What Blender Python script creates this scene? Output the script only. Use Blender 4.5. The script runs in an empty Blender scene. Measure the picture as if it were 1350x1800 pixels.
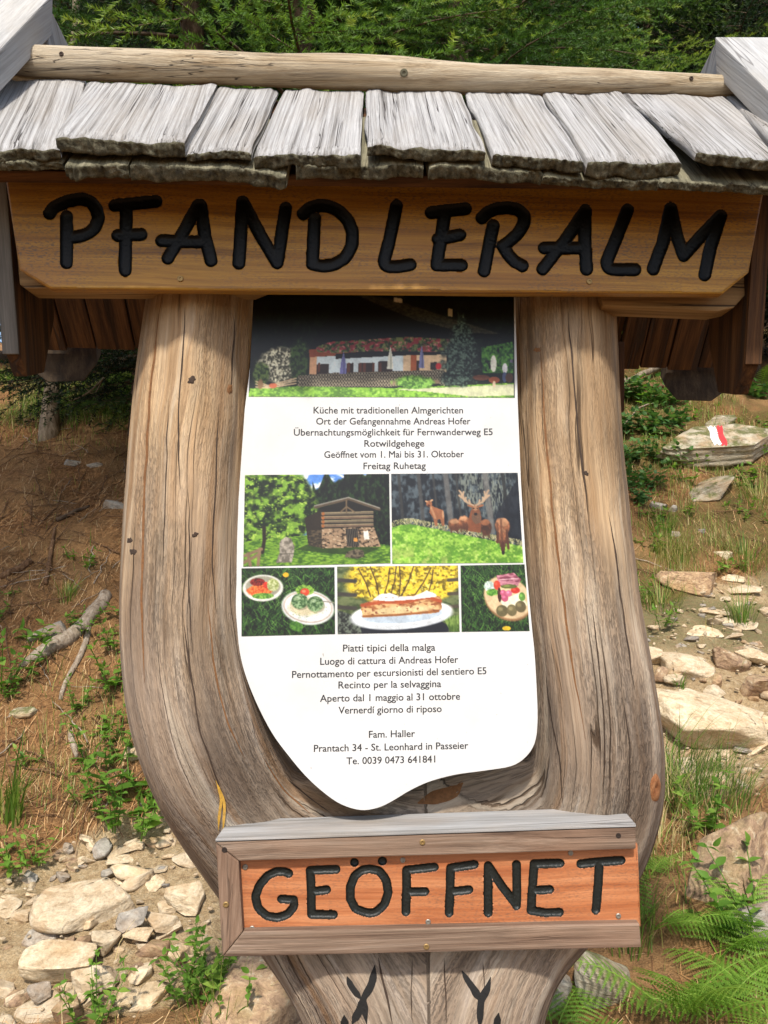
import bpy, bmesh, math, random
import numpy as np
from mathutils import Vector, Matrix
from mathutils.bvhtree import BVHTree

R = math.radians
SC = bpy.context.scene
COL = SC.collection

# ------------------------------------------------------------------ camera, world, sun, exposure
FPX, CX, CY, HC, PITCH = 1450.0, 675.0, 900.0, 1.55, R(3.0)
cam_d = bpy.data.cameras.new('camera')
cam = bpy.data.objects.new('camera', cam_d); COL.objects.link(cam)
cam_d.sensor_fit = 'VERTICAL'; cam_d.sensor_height = 24.0; cam_d.sensor_width = 18.0
cam_d.lens = 24.0 * FPX / 1800.0
cam_d.clip_start = 0.05; cam_d.clip_end = 500
cam.location = (0, 0, HC); cam.rotation_euler = (R(90) + PITCH, 0, 0)
SC.camera = cam

SUN_EL, SUN_AZ = R(50.5), R(186)          # azimuth clockwise from +Y: behind the camera, a little to the left
SDIR = Vector((math.sin(SUN_AZ) * math.cos(SUN_EL), math.cos(SUN_AZ) * math.cos(SUN_EL), math.sin(SUN_EL)))
W = bpy.data.worlds.new('World'); SC.world = W; W.use_nodes = True
wn = W.node_tree
sky = wn.nodes.new('ShaderNodeTexSky'); sky.sky_type = 'NISHITA'; sky.sun_disc = False
sky.sun_elevation = SUN_EL; sky.sun_rotation = SUN_AZ; sky.air_density = 1.0; sky.dust_density = 2.0
bg = wn.nodes['Background']; bg.inputs['Strength'].default_value = 0.15
wn.links.new(sky.outputs[0], bg.inputs[0])
sun_d = bpy.data.lights.new('sun', 'SUN'); sun_d.energy = 3.6; sun_d.angle = R(3.0); sun_d.color = (1.0, 0.945, 0.87)
sun = bpy.data.objects.new('sun', sun_d); COL.objects.link(sun)
sun.rotation_euler = (-SDIR).to_track_quat('-Z', 'Y').to_euler()
SC.view_settings.view_transform = 'Standard'; SC.view_settings.look = 'None'
SC.view_settings.exposure = 0.6; SC.view_settings.gamma = 1.0
SC.cycles.max_bounces = 6; SC.cycles.diffuse_bounces = 3; SC.cycles.glossy_bounces = 2
SC.cycles.transmission_bounces = 3; SC.cycles.transparent_max_bounces = 4
SC.cycles.use_denoising = True

# ------------------------------------------------------------------ rays and planes
def ray(x, y):
    dx = (x - CX) / FPX; up = -(y - CY) / FPX
    c, s = math.cos(PITCH), math.sin(PITCH)
    return Vector((dx, c - up * s, s + up * c))
LEAN = math.tan(R(5.0))
YAW = 0.06
def U(x, y, Y0, lean=0.0, yaw=YAW):
    """the point of the plane Y = Y0 + yaw X + lean (z - eye height) seen at this spot of the photograph"""
    d = ray(x, y)
    t = Y0 / (d.y - yaw * d.x - lean * d.z)
    return Vector((d.x * t, d.y * t, HC + d.z * t))

# ------------------------------------------------------------------ noise
def _hash(ix, iy, iz, seed):
    h = (ix * 374761393 + iy * 668265263 + iz * 2147483647 + seed * 1274126177) & 0xFFFFFFFF
    h = ((h ^ (h >> 13)) * 1274126177) & 0xFFFFFFFF
    h = ((h ^ (h >> 16)) * 2246822519) & 0xFFFFFFFF
    return ((h ^ (h >> 15)) & 0xFFFFFF) / float(0xFFFFFF)
def vnoise(p, seed=0):
    p = np.asarray(p, float)
    i = np.floor(p).astype(np.int64); f = p - i; f = f * f * (3 - 2 * f)
    r = 0
    for dx in (0, 1):
        for dy in (0, 1):
            for dz in (0, 1):
                w = (f[..., 0] if dx else 1 - f[..., 0]) * (f[..., 1] if dy else 1 - f[..., 1]) * (f[..., 2] if dz else 1 - f[..., 2])
                r = r + w * _hash(i[..., 0] + dx, i[..., 1] + dy, i[..., 2] + dz, seed)
    return r
def fbm(p, seed=0, octv=4):
    p = np.asarray(p, float); a, s, t = 0.5, 0.0, 0.0
    for o in range(octv):
        s = s + a * vnoise(p * (2 ** o), seed + o); t += a; a *= 0.5
    return s / t
def n2(x, y, seed=0, octv=4):
    return fbm(np.stack([x, y, np.zeros_like(x) + 0.37], -1), seed, octv)
def sstep(a, b, x):
    t = np.clip((x - a) / (b - a), 0, 1); return t * t * (3 - 2 * t)

# ------------------------------------------------------------------ objects
ORG = {}
def link(o, parent=None):
    COL.objects.link(o)
    if parent is not None: o.parent = parent
    return o
def tag(o, label, cat, group=None, kind=None):
    o['label'] = label
    if cat: o['category'] = cat
    if group: o['group'] = group
    if kind: o['kind'] = kind
    return o
def thing(name, loc, label, cat, group=None):
    o = bpy.data.objects.new(name, None); o.empty_display_size = 0.05
    o.location = loc; link(o); ORG[o.name] = Vector(loc)
    return tag(o, label, cat, group)
def mesh(name, V, F, mats, attrs=None, smooth=False, midx=None):
    me = bpy.data.meshes.new(name)
    V = np.asarray(V, np.float32).reshape(-1, 3)
    if isinstance(F, np.ndarray):
        k = F.shape[1]; n = len(F)
        me.vertices.add(len(V)); me.vertices.foreach_set('co', V.ravel())
        me.loops.add(n * k); me.loops.foreach_set('vertex_index', F.astype(np.int32).ravel())
        me.polygons.add(n)
        me.polygons.foreach_set('loop_start', np.arange(0, n * k, k, dtype=np.int32))
        me.update(calc_edges=True)
    else:
        me.from_pydata([tuple(v) for v in V], [], [tuple(f) for f in F])
    for m in (mats if isinstance(mats, (list, tuple)) else [mats]): me.materials.append(m)
    if midx is not None: me.polygons.foreach_set('material_index', np.asarray(midx, np.int32))
    if smooth: me.polygons.foreach_set('use_smooth', np.ones(len(me.polygons), bool))
    for an, av in (attrs or {}).items():
        av = np.asarray(av, np.float32)
        if av.ndim == 1:
            me.attributes.new(an, 'FLOAT', 'POINT').data.foreach_set('value', av)
        elif av.shape[1] == 3:
            me.attributes.new(an, 'FLOAT_VECTOR', 'POINT').data.foreach_set('vector', av.ravel())
        else:
            me.attributes.new(an, 'FLOAT_COLOR', 'POINT').data.foreach_set('color', av.ravel())
    me.validate(); me.update()
    return me
def put(name, me, parent=None, loc=None, rot=None, scale=None):
    o = bpy.data.objects.new(name, me); link(o, parent)
    if loc is not None: o.location = loc
    if rot is not None: o.rotation_euler = rot
    if scale is not None: o.scale = scale
    return o
def root_of(p):
    while p.parent is not None: p = p.parent
    return p
def part(name, V, F, mat, parent, attrs=None, smooth=False, midx=None):
    """a mesh given in world coordinates, hung under a thing (or under a part of it)"""
    L = np.array(root_of(parent).location)
    return put(name, mesh(name, np.asarray(V, float) - L, F, mat, attrs, smooth, midx), parent)

def gvec(V, a, b, off):
    """grain coordinates in metres: x along the grain"""
    a = Vector(a).normalized(); b = Vector(b); b = (b - a * b.dot(a)).normalized(); c = a.cross(b)
    V = np.asarray(V, float)
    return np.stack([V @ np.array(a), V @ np.array(b), V @ np.array(c)], -1) + np.asarray(off)
RNG = random.Random(7)
def roff(): return np.array([RNG.uniform(0, 30), RNG.uniform(0, 30), RNG.uniform(0, 30)])

def prism(name, pts, depth, mat, parent, grain, bevel=0.0025, seg=2, wob=0.0, sub=0):
    """a plank: the front outline pushed back by the vector depth, edges eased"""
    bm = bmesh.new()
    f = [bm.verts.new(p) for p in pts]; b = [bm.verts.new(Vector(p) + Vector(depth)) for p in pts]
    n = len(pts)
    bm.faces.new(f); bm.faces.new(b[::-1])
    for i in range(n): bm.faces.new((f[i], b[i], b[(i + 1) % n], f[(i + 1) % n]))
    bmesh.ops.recalc_face_normals(bm, faces=bm.faces)
    if sub:
        bmesh.ops.subdivide_edges(bm, edges=[e for e in bm.edges if e.calc_length() > 0.12], cuts=sub, use_grid_fill=True)
    if bevel: bmesh.ops.bevel(bm, geom=[e for e in bm.edges if len(e.link_faces) == 2 and e.calc_face_angle(0) > 0.4], offset=bevel, segments=seg, affect='EDGES', profile=0.6)
    V = np.array([v.co[:] for v in bm.verts]); 
    bm.verts.index_update(); F = [[v.index for v in fc.verts] for fc in bm.faces]; bm.free()
    g = gvec(V, grain, depth, roff())
    if wob:
        nn = np.stack([vnoise(V * 7 + 3, 5), vnoise(V * 7 + 9, 6), vnoise(V * 7 + 17, 8)], -1) - 0.5
        V = V + nn * wob
    return part(name, V, F, mat, parent, {'g': g})

# ------------------------------------------------------------------ node helpers
class NT:
    def __init__(s, name):
        s.m = bpy.data.materials.new(name); s.m.use_nodes = True
        s.t = s.m.node_tree; s.p = s.t.nodes['Principled BSDF']; s.out = s.t.nodes['Material Output']
    def n(s, typ, ins=None, **kw):
        nd = s.t.nodes.new('ShaderNode' + typ)
        for k, v in kw.items(): setattr(nd, k, v)
        for k, v in (ins or {}).items():
            sk = nd.inputs[k]
            if hasattr(v, 'is_output') or isinstance(v, bpy.types.NodeSocket): s.t.links.new(v, sk)
            else: sk.default_value = v
        return nd
    def attr(s, name, out='Vector'):
        return s.n('Attribute', attribute_name=name).outputs[out]
    def scale(s, v, sc, loc=(0, 0, 0)):
        return s.n('Mapping', {'Vector': v, 'Scale': sc, 'Location': loc}).outputs[0]
    def noise(s, v, scale=1.0, detail=5.0, rough=0.6, dist=0.0):
        return s.n('TexNoise', {'Vector': v, 'Scale': scale, 'Detail': detail, 'Roughness': rough, 'Distortion': dist}).outputs['Fac']
    def ramp(s, f, stops, interp='LINEAR'):
        nd = s.n('ValToRGB', {'Fac': f}); cr = nd.color_ramp; cr.interpolation = interp
        while len(cr.elements) < len(stops): cr.elements.new(0.5)
        for e, (p, c) in zip(cr.elements, stops):
            e.position = p; e.color = (c[0], c[1], c[2], 1) if not isinstance(c, (int, float)) else (c, c, c, 1)
        return nd.outputs[0]
    def math(s, op, a, b=0.0, clamp=False):
        nd = s.n('Math', {0: a, 1: b}, operation=op); nd.use_clamp = clamp; return nd.outputs[0]
    def mix(s, f, a, b, mode='MIX'):
        nd = s.n('Mix', data_type='RGBA', blend_type=mode)
        for i, v in ((0, f), (6, a), (7, b)):
            if isinstance(v, bpy.types.NodeSocket): s.t.links.new(v, nd.inputs[i])
            elif i == 0: nd.inputs[0].default_value = v
            else: nd.inputs[i].default_value = (*v, 1) if len(v) == 3 else v
        return nd.outputs[2]
    def fin(s, col, rough=0.7, bump=None, bstr=0.4, bdist=0.003, spec=0.3):
        for k, v in (('Base Color', col), ('Roughness', rough)):
            if isinstance(v, bpy.types.NodeSocket): s.t.links.new(v, s.p.inputs[k])
            else: s.p.inputs[k].default_value = (*v, 1) if k == 'Base Color' else v
        s.p.inputs['Specular IOR Level'].default_value = spec
        if bump is not None:
            b = s.n('Bump', {'Height': bump, 'Strength': bstr, 'Distance': bdist})
            s.t.links.new(b.outputs[0], s.p.inputs['Normal'])
        return s.m

def wood(name, stops, along=1.6, across=45.0, fine=0.35, crack=0.0, crack_w=0.012, crack_col=(0.03, 0.02, 0.015), stain=None, stain_amt=0.6,
         rough=0.75, bstr=0.5, bdist=0.003, spec=0.25, dist=0.6, speck=0.0):
    t = NT(name); g = t.attr('g')
    wv = t.noise(t.scale(g, (1.1, 5, 5)), 1.0, 2.0)                        # slow waviness of the grain
    g2 = t.n('VectorMath', {0: g, 1: t.n('CombineXYZ', {'Y': t.math('MULTIPLY', wv, 0.03 * dist), 'Z': t.math('MULTIPLY', wv, 0.03 * dist)}).outputs[0]}, operation='ADD').outputs[0]
    a = t.noise(t.scale(g2, (along, across, across)), 1.0, 6.0, 0.62)
    col = t.ramp(a, stops)
    f = t.noise(t.scale(g2, (along * 5, across * 7, across * 7)), 1.0, 4.0, 0.7)
    col = t.mix(1.0, col, t.ramp(f, [(0.25, 1 - fine), (0.7, 1 + fine * 0.35)]), 'MULTIPLY')
    h = t.math('ADD', t.math('MULTIPLY', a, 0.7), t.math('MULTIPLY', f, 0.5))
    if stain is not None:
        sn = t.noise(t.scale(g, (3.0, 9, 9)), 1.0, 5.0, 0.65)
        col = t.mix(t.math('MULTIPLY', t.ramp(sn, [(0.45, 0.0), (0.68, 1.0)]), stain_amt), col, stain)
    if speck:
        sp = t.noise(t.scale(g, (160, 420, 420)), 1.0, 2.0, 0.6)
        pm = t.noise(t.scale(g, (5, 14, 14)), 1.0, 3.0, 0.6)
        m_ = t.math('MULTIPLY', t.ramp(sp, [(0.5, 0.0), (0.62, 1.0)]), t.ramp(pm, [(0.35, 0.0), (0.65, 1.0)]))
        col = t.mix(t.math('MULTIPLY', m_, speck), col, (0.07, 0.055, 0.045))
    if crack:
        c = t.noise(t.scale(g2, (0.9, across * 0.55, across * 0.55), (3.3, 1.7, 5.1)), 1.0, 2.0, 0.5)
        cm = t.n('MapRange', {'Value': t.math('ABSOLUTE', t.math('SUBTRACT', c, 0.5)), 'From Min': crack_w * 0.4, 'From Max': crack_w, 'To Min': 1.0, 'To Max': 0.0}).outputs[0]
        gate = t.ramp(t.noise(t.scale(g, (2.2, 12, 12), (9, 2, 4)), 1.0, 2.0), [(0.46, 0.0), (0.56, 1.0)])
        cm = t.math('MULTIPLY', cm, gate)
        col = t.mix(t.math('MULTIPLY', cm, crack), col, crack_col)
        h = t.math('SUBTRACT', h, t.math('MULTIPLY', cm, 0.9))
    return t.fin(col, rough, h, bstr, bdist, spec)

# weathered silver shakes, tan trunk, oiled larch and so on
M = {}
M['shake'] = wood('weathered_shake', [(0.31, (0.11, 0.10, 0.09)), (0.42, (0.29, 0.278, 0.262)), (0.54, (0.42, 0.41, 0.395)), (0.75, (0.51, 0.50, 0.485))],
                  along=1.5, across=190, fine=0.45, dist=0.3, crack=0.9, crack_w=0.012, stain=(0.29, 0.25, 0.20), stain_amt=0.4, bstr=0.9, bdist=0.004, rough=0.8)
M['butt'] = wood('weathered_end_grain', [(0.3, (0.035, 0.03, 0.02)), (0.5, (0.13, 0.12, 0.075)), (0.72, (0.27, 0.25, 0.17))],
                 along=60, across=90, fine=0.6, bstr=1.0, bdist=0.006, rough=0.9)
M['under'] = wood('mossy_under_shake', [(0.3, (0.07, 0.065, 0.04)), (0.5, (0.18, 0.165, 0.105)), (0.7, (0.29, 0.265, 0.18))],
                  along=4, across=70, fine=0.5, crack=0.6, bstr=0.9, bdist=0.004, rough=0.9)
M['log'] = wood('ridge_log_wood', [(0.28, (0.19, 0.125, 0.065)), (0.42, (0.35, 0.265, 0.16)), (0.56, (0.46, 0.375, 0.255)), (0.8, (0.53, 0.46, 0.34))],
                along=1.3, across=120, fine=0.5, crack=0.8, crack_w=0.008, stain=(0.40, 0.35, 0.27), stain_amt=0.5, bstr=0.8, bdist=0.004)
M['plank'] = wood('grey_plank', [(0.3, (0.27, 0.265, 0.25)), (0.5, (0.38, 0.375, 0.36)), (0.75, (0.47, 0.465, 0.45))],
                  along=1.2, across=40, fine=0.3, crack=0.5, stain=(0.36, 0.31, 0.24), stain_amt=0.4)
M['name'] = wood('oiled_larch', [(0.28, (0.13, 0.052, 0.005)), (0.42, (0.28, 0.130, 0.014)), (0.58, (0.40, 0.205, 0.026)), (0.8, (0.47, 0.26, 0.04))],
                 along=1.1, across=85, fine=0.34, speck=0.7, stain=(0.28, 0.115, 0.025), stain_amt=0.5, rough=0.5, bstr=0.25, bdist=0.0015, spec=0.4, dist=1.6)
M['open'] = wood('red_larch', [(0.25, (0.20, 0.052, 0.016)), (0.42, (0.36, 0.118, 0.042)), (0.58, (0.46, 0.182, 0.074)), (0.8, (0.53, 0.24, 0.115))],
                 along=2.0, across=70, fine=0.3, speck=0.4, stain=(0.36, 0.12, 0.04), stain_amt=0.4, rough=0.5, bstr=0.25, bdist=0.0015, spec=0.4, dist=2.2)
M['frame'] = wood('weathered_frame', [(0.3, (0.050, 0.029, 0.018)), (0.44, (0.14, 0.088, 0.058)), (0.57, (0.225, 0.155, 0.107)), (0.75, (0.315, 0.24, 0.18))],
                  along=1.6, across=95, fine=0.5, crack=0.4, stain=(0.27, 0.16, 0.10), stain_amt=0.5, bstr=0.6, dist=1.5)
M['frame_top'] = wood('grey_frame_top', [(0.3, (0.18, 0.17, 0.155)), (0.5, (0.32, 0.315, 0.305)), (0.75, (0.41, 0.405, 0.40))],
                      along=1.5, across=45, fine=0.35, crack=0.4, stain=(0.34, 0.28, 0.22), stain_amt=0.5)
M['dark'] = wood('stained_shaded_underside', [(0.3, (0.012, 0.006, 0.003)), (0.44, (0.05, 0.022, 0.009)), (0.6, (0.115, 0.052, 0.018)), (0.8, (0.18, 0.09, 0.035))],
                 along=2.5, across=60, fine=0.5, crack=0.8, crack_w=0.03, bstr=0.6)  # brown stain, darkened further to stand in for the roof's shade
M['edge'] = wood('grey_edge', [(0.3, (0.06, 0.055, 0.047)), (0.5, (0.115, 0.107, 0.093)), (0.75, (0.18, 0.17, 0.15))], along=1.5, across=60)
M['hex'] = wood('dark_barge_end', [(0.3, (0.012, 0.008, 0.004)), (0.5, (0.042, 0.027, 0.014)), (0.75, (0.085, 0.058, 0.031))], along=2, across=60)
M['beam'] = wood('tan_beam', [(0.3, (0.15, 0.085, 0.035)), (0.5, (0.30, 0.19, 0.085)), (0.75, (0.41, 0.28, 0.14))],
                 along=1.2, across=45, fine=0.35, crack=0.9, crack_w=0.018)
def plain(name, col, rough=0.5, metal=0.0, spec=0.4, bump=None):
    t = NT(name); t.p.inputs['Metallic'].default_value = metal
    if bump:
        co = t.n('TexCoord').outputs['Object']; nz = t.noise(co, bump, 4.0)
        c = t.mix(1.0, col, t.ramp(nz, [(0.3, 0.7), (0.7, 1.15)]), 'MULTIPLY')
        return t.fin(c, rough, nz, 0.4, 0.002, spec)
    return t.fin(col, rough, None, spec=spec)
M['black'] = plain('glossy_black_paint', (0.0025, 0.0025, 0.0025), 0.38, spec=0.16, bump=260)
M['black2'] = plain('worn_black_paint', (0.012, 0.014, 0.012), 0.42, spec=0.3, bump=260)
M['char'] = plain('charred_groove', (0.008, 0.007, 0.006), 0.8, bump=200)
M['screw'] = plain('zinc_screw', (0.30, 0.28, 0.24), 0.5, metal=0.8)
M['brass'] = plain('brass_screw', (0.30, 0.20, 0.08), 0.55, metal=0.7)
M['hole'] = plain('screw_hole', (0.02, 0.012, 0.008), 0.9)
M['resin'] = plain('yellow_resin', (0.62, 0.36, 0.06), 0.25, spec=0.6, bump=120)
M['ink'] = plain('printed_ink', (0.022, 0.022, 0.025), 0.45)
M['crackcol'] = plain('crack_orange_brown', (0.17, 0.075, 0.025), 0.8, bump=150)
M['crackdark'] = plain('crack_dark', (0.045, 0.028, 0.018), 0.9, bump=150)
M['red'] = plain('red_trail_paint', (0.60, 0.045, 0.05), 0.6, bump=60)
M['white'] = plain('white_trail_paint', (0.78, 0.77, 0.74), 0.6, bump=60)

# ------------------------------------------------------------------ the hillside
LK = np.array([[-40, -1.5], [-5, -0.3], [0, 0.0], [2.0, 0.02], [2.6, 0.12], [3.6, 0.38], [8, 3.2], [14, 5.0], [40, 12], [120, 30]])
RK = np.array([[-40, -1.5], [-5, -0.3], [0, 0.0], [2.0, 0.10], [3.0, 0.35], [3.6, 0.60], [5.26, 1.27], [8.1, 3.25], [14, 5.5], [40, 14], [120, 32]])
def hbase(X, Y):
    w = sstep(-0.9, 1.0, X)
    e = 0.0
    for dy in (-0.25, 0.0, 0.25):
        e = e + (np.interp(Y + dy, LK[:, 0], LK[:, 1]) * (1 - w) + np.interp(Y + dy, RK[:, 0], RK[:, 1]) * w) / 3
    return e
def height(X, Y):
    X = np.asarray(X, float); Y = np.asarray(Y, float)
    far = sstep(1.6, 3.0, Y)
    return hbase(X, Y) + far * (0.30 * (n2(X * 0.7, Y * 0.7, 3, 3) - 0.5) + 0.14 * (n2(X * 2.6, Y * 2.6, 9, 3) - 0.5) + 0.05 * (n2(X * 9, Y * 9, 12, 3) - 0.5))
def pathmask(X, Y):
    yc = 3.0 + (X + 1.5) * 0.43 + 0.35 * (n2(X * 1.3, Y * 1.3, 40, 3) - 0.5)
    w = 0.62 + 0.12 * np.clip(X, -1, 2)
    return 1 - sstep(w * 0.75, w * 1.2, np.abs(Y - yc))
def G(x, y, tmax=40):
    """where the ground is seen at this spot"""
    d = ray(x, y); t = np.concatenate([np.arange(1.6, 12, 0.01), np.arange(12, tmax, 0.05)])
    X, Y, Z = d.x * t, d.y * t, HC + d.z * t
    k = np.nonzero(Z < height(X, Y))[0]
    if not len(k): return None
    k = k[0]
    return Vector((X[k], Y[k], float(height(X[k], Y[k]))))
def onground(X, Y): return Vector((X, Y, float(height(np.array(X), np.array(Y)))))

def axis(lo, hi, step, far_lo, far_hi):
    a = list(np.arange(lo, hi + 1e-6, step)); s = step
    while a[-1] < far_hi: s *= 1.25; a.append(a[-1] + s)
    s = step
    while a[0] > far_lo: s *= 1.25; a.insert(0, a[0] - s)
    return np.array(a)
gx = axis(-3.6, 3.6, 0.025, -110, 110); gy = axis(1.8, 9.5, 0.025, -30, 110)
XX, YY = np.meshgrid(gx, gy, indexing='ij')
ZZ = height(XX, YY)
pm = pathmask(XX, YY)
ZZ = ZZ - 0.05 * pm + 0.035 * pm * (n2(XX * 16, YY * 16, 77, 3) - 0.3)
nx, ny = XX.shape
idx = np.arange(nx * ny).reshape(nx, ny)
GF = np.stack([idx[:-1, :-1], idx[1:, :-1], idx[1:, 1:], idx[:-1, 1:]], -1).reshape(-1, 4)
def greenmask(X, Y):
    far = sstep(6.6, 7.6, Y) * (1 - sstep(9.0, 10.0, Y)) * (1 - sstep(-1.0, 0.3, X))
    right = 0.55 * sstep(0.7, 1.2, X) * sstep(4.2, 4.8, Y)
    near = 0.35 * (1 - sstep(0.0, 0.4, np.abs(Y - 3.95))) * (1 - sstep(-0.9, 0.2, X))
    return np.clip(np.maximum(np.maximum(far, right), near), 0, 1) * sstep(0.32, 0.58, n2(X * 2.2, Y * 2.2, 55, 4))
t = NT('hillside_soil')
co = t.n('TexCoord').outputs['Object']
na = t.noise(co, 3.0, 8.0, 0.65); nb = t.noise(co, 38.0, 6.0, 0.7); nc = t.noise(co, 160.0, 3.0, 0.7)
nd = t.noise(t.scale(co, (1, 1, 1), (5, 3, 1)), 1.4, 5.0, 0.6)
soil = t.ramp(nb, [(0.3, (0.055, 0.025, 0.011)), (0.46, (0.20, 0.095, 0.038)), (0.60, (0.36, 0.185, 0.075)), (0.8, (0.48, 0.29, 0.135))])
soil = t.mix(t.ramp(nd, [(0.42, 0.0), (0.62, 0.75)]), soil, t.ramp(nc, [(0.3, (0.18, 0.10, 0.042)), (0.6, (0.42, 0.25, 0.11)), (0.8, (0.52, 0.37, 0.19))]))
pth = t.ramp(nb, [(0.28, (0.28, 0.175, 0.088)), (0.5, (0.52, 0.375, 0.205)), (0.7, (0.63, 0.495, 0.31))])
pth = t.mix(1.0, pth, t.ramp(nc, [(0.3, 0.62), (0.6, 1.08)]), 'MULTIPLY')
grn = t.ramp(nb, [(0.3, (0.022, 0.035, 0.008)), (0.55, (0.075, 0.095, 0.022)), (0.75, (0.16, 0.17, 0.05))])
pa = t.math('ADD', t.attr('path', 'Fac'), t.math('MULTIPLY', t.math('SUBTRACT', na, 0.5), 0.8))
col = t.mix(t.ramp(pa, [(0.35, 0.0), (0.62, 1.0)]), soil, pth)
ga = t.math('ADD', t.attr('green', 'Fac'), t.math('MULTIPLY', t.math('SUBTRACT', nb, 0.5), 0.7))
col = t.mix(t.ramp(ga, [(0.3, 0.0), (0.7, 0.9)]), col, grn)
hh = t.math('ADD', nb, t.math('MULTIPLY', nc, 0.5))
M['soil'] = t.fin(col, 0.95, hh, 1.0, 0.03, 0.15)
ground = put('ground', mesh('ground', np.stack([XX, YY, ZZ], -1).reshape(-1, 3), GF, M['soil'],
             {'path': pm.ravel(), 'green': greenmask(XX, YY).ravel()}, True))
tag(ground, 'steep forest hillside of brown soil and needles crossed by a stony path', None, kind='structure')

# ------------------------------------------------------------------ foliage materials
def leafmat(name, stops, trans=0.35, rough=0.55, seed_attr='tint', obj=0.25, nscale=0.0):
    t = NT(name)
    tint = t.attr(seed_attr, 'Fac')
    if obj: tint = t.math('ADD', tint, t.math('MULTIPLY', t.math('SUBTRACT', t.n('ObjectInfo').outputs['Random'], 0.5), obj))
    col = t.ramp(tint, stops)
    t.fin(col, rough, spec=0.3)
    tr = t.n('BsdfTranslucent', {'Color': t.mix(1.0, col, (1.25, 1.35, 0.7), 'MULTIPLY')})
    ms = t.n('MixShader', {0: trans, 1: t.p.outputs[0], 2: tr.outputs[0]})
    t.t.links.new(ms.outputs[0], t.out.inputs[0])
    return t.m
M['needle'] = leafmat('spruce_needles', [(0.0, (0.022, 0.050, 0.014)), (0.4, (0.060, 0.130, 0.026)), (0.7, (0.125, 0.225, 0.040)), (1.0, (0.26, 0.33, 0.06))], 0.4)
M['shadeneedle'] = leafmat('shaded_spruce_needles', [(0.0, (0.006, 0.014, 0.006)), (0.4, (0.018, 0.042, 0.011)), (0.7, (0.045, 0.085, 0.018)), (1.0, (0.10, 0.15, 0.03))], 0.3)  # forest shade put into the colour: darker needles for the back rows
M['leaf'] = leafmat('herb_leaves', [(0.0, (0.06, 0.13, 0.016)), (0.5, (0.13, 0.26, 0.035)), (1.0, (0.27, 0.38, 0.065))], 0.45)
M['darkleaf'] = leafmat('ivy_leaves', [(0.0, (0.035, 0.09, 0.03)), (0.5, (0.08, 0.175, 0.05)), (1.0, (0.16, 0.27, 0.075))], 0.35)
M['fern'] = leafmat('fern_fronds', [(0.0, (0.09, 0.19, 0.022)), (0.5, (0.21, 0.37, 0.05)), (1.0, (0.36, 0.47, 0.08))], 0.5)
M['grass'] = leafmat('grass_blades', [(0.0, (0.055, 0.12, 0.018)), (0.4, (0.14, 0.25, 0.036)), (0.62, (0.28, 0.31, 0.07)), (0.8, (0.46, 0.37, 0.15)), (1.0, (0.60, 0.48, 0.26))], 0.4)
def bark(name, stops, sc=14):
    t = NT(name); co = t.n('TexCoord').outputs['Object']
    a = t.noise(t.scale(co, (sc, sc, sc * 0.3)), 1.0, 7.0, 0.7, 0.5)
    return t.fin(t.ramp(a, stops), 0.9, a, 1.0, 0.02, 0.15)
M['bark'] = bark('spruce_bark', [(0.3, (0.03, 0.02, 0.014)), (0.55, (0.11, 0.075, 0.05)), (0.75, (0.22, 0.16, 0.11))])
M['palebark'] = bark('pale_bark', [(0.3, (0.11, 0.085, 0.055)), (0.55, (0.26, 0.21, 0.15)), (0.75, (0.38, 0.32, 0.24))], 30)
M['twig'] = bark('dead_twig_bark', [(0.3, (0.055, 0.030, 0.016)), (0.55, (0.19, 0.105, 0.055)), (0.75, (0.37, 0.25, 0.15))], 40)
M['root'] = bark('bleached_root', [(0.3, (0.13, 0.09, 0.06)), (0.5, (0.33, 0.26, 0.19)), (0.7, (0.47, 0.40, 0.32))], 45)
def rockmat(name, stops, moss=0.0, layer=(20, 20, 60)):
    t = NT(name); co = t.n('TexCoord').outputs['Object']
    oi = t.n('ObjectInfo').outputs['Random']
    c2 = t.n('VectorMath', {0: co, 1: t.n('CombineXYZ', {'X': t.math('MULTIPLY', oi, 37.0), 'Y': t.math('MULTIPLY', oi, 11.0)}).outputs[0]}, operation='ADD').outputs[0]
    a = t.noise(t.scale(c2, layer), 1.0, 7.0, 0.65, 0.6); b = t.noise(c2, 90.0, 5.0, 0.7); d = t.noise(c2, 7.0, 5.0, 0.6)
    col = t.ramp(a, stops)
    col = t.mix(1.0, col, t.ramp(b, [(0.3, 0.72), (0.62, 1.1)]), 'MULTIPLY')
    col = t.mix(t.math('MULTIPLY', t.ramp(d, [(0.45, 0.0), (0.68, 1.0)]), 0.55), col, (0.40, 0.25, 0.12))
    col = t.mix(1.0, col, t.ramp(oi, [(0.0, (0.84, 0.82, 0.80)), (0.5, (1.02, 1.0, 0.97)), (1.0, (1.12, 1.08, 1.0))]), 'MULTIPLY')
    if moss:
        nz = t.n('SeparateXYZ', {0: t.n('NewGeometry').outputs['Normal']}).outputs['Z']
        mm = t.math('MULTIPLY', t.ramp(t.noise(c2, 9.0, 6.0, 0.7), [(0.46, 0.0), (0.58, 1.0)]), t.ramp(nz, [(0.2, 0.0), (0.6, 1.0)]))
        col = t.mix(t.math('MULTIPLY', mm, moss), col, t.ramp(b, [(0.3, (0.03, 0.04, 0.008)), (0.7, (0.14, 0.15, 0.035))]))
    h = t.math('ADD', a, t.math('MULTIPLY', b, 0.5))
    return t.fin(col, 0.85, h, 0.9, 0.012, 0.25)
M['stone'] = rockmat('pale_schist', [(0.3, (0.34, 0.25, 0.15)), (0.5, (0.55, 0.45, 0.31)), (0.7, (0.66, 0.58, 0.43))])
M['greystone'] = rockmat('grey_schist', [(0.3, (0.15, 0.135, 0.115)), (0.5, (0.29, 0.265, 0.23)), (0.7, (0.42, 0.40, 0.35))])
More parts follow.
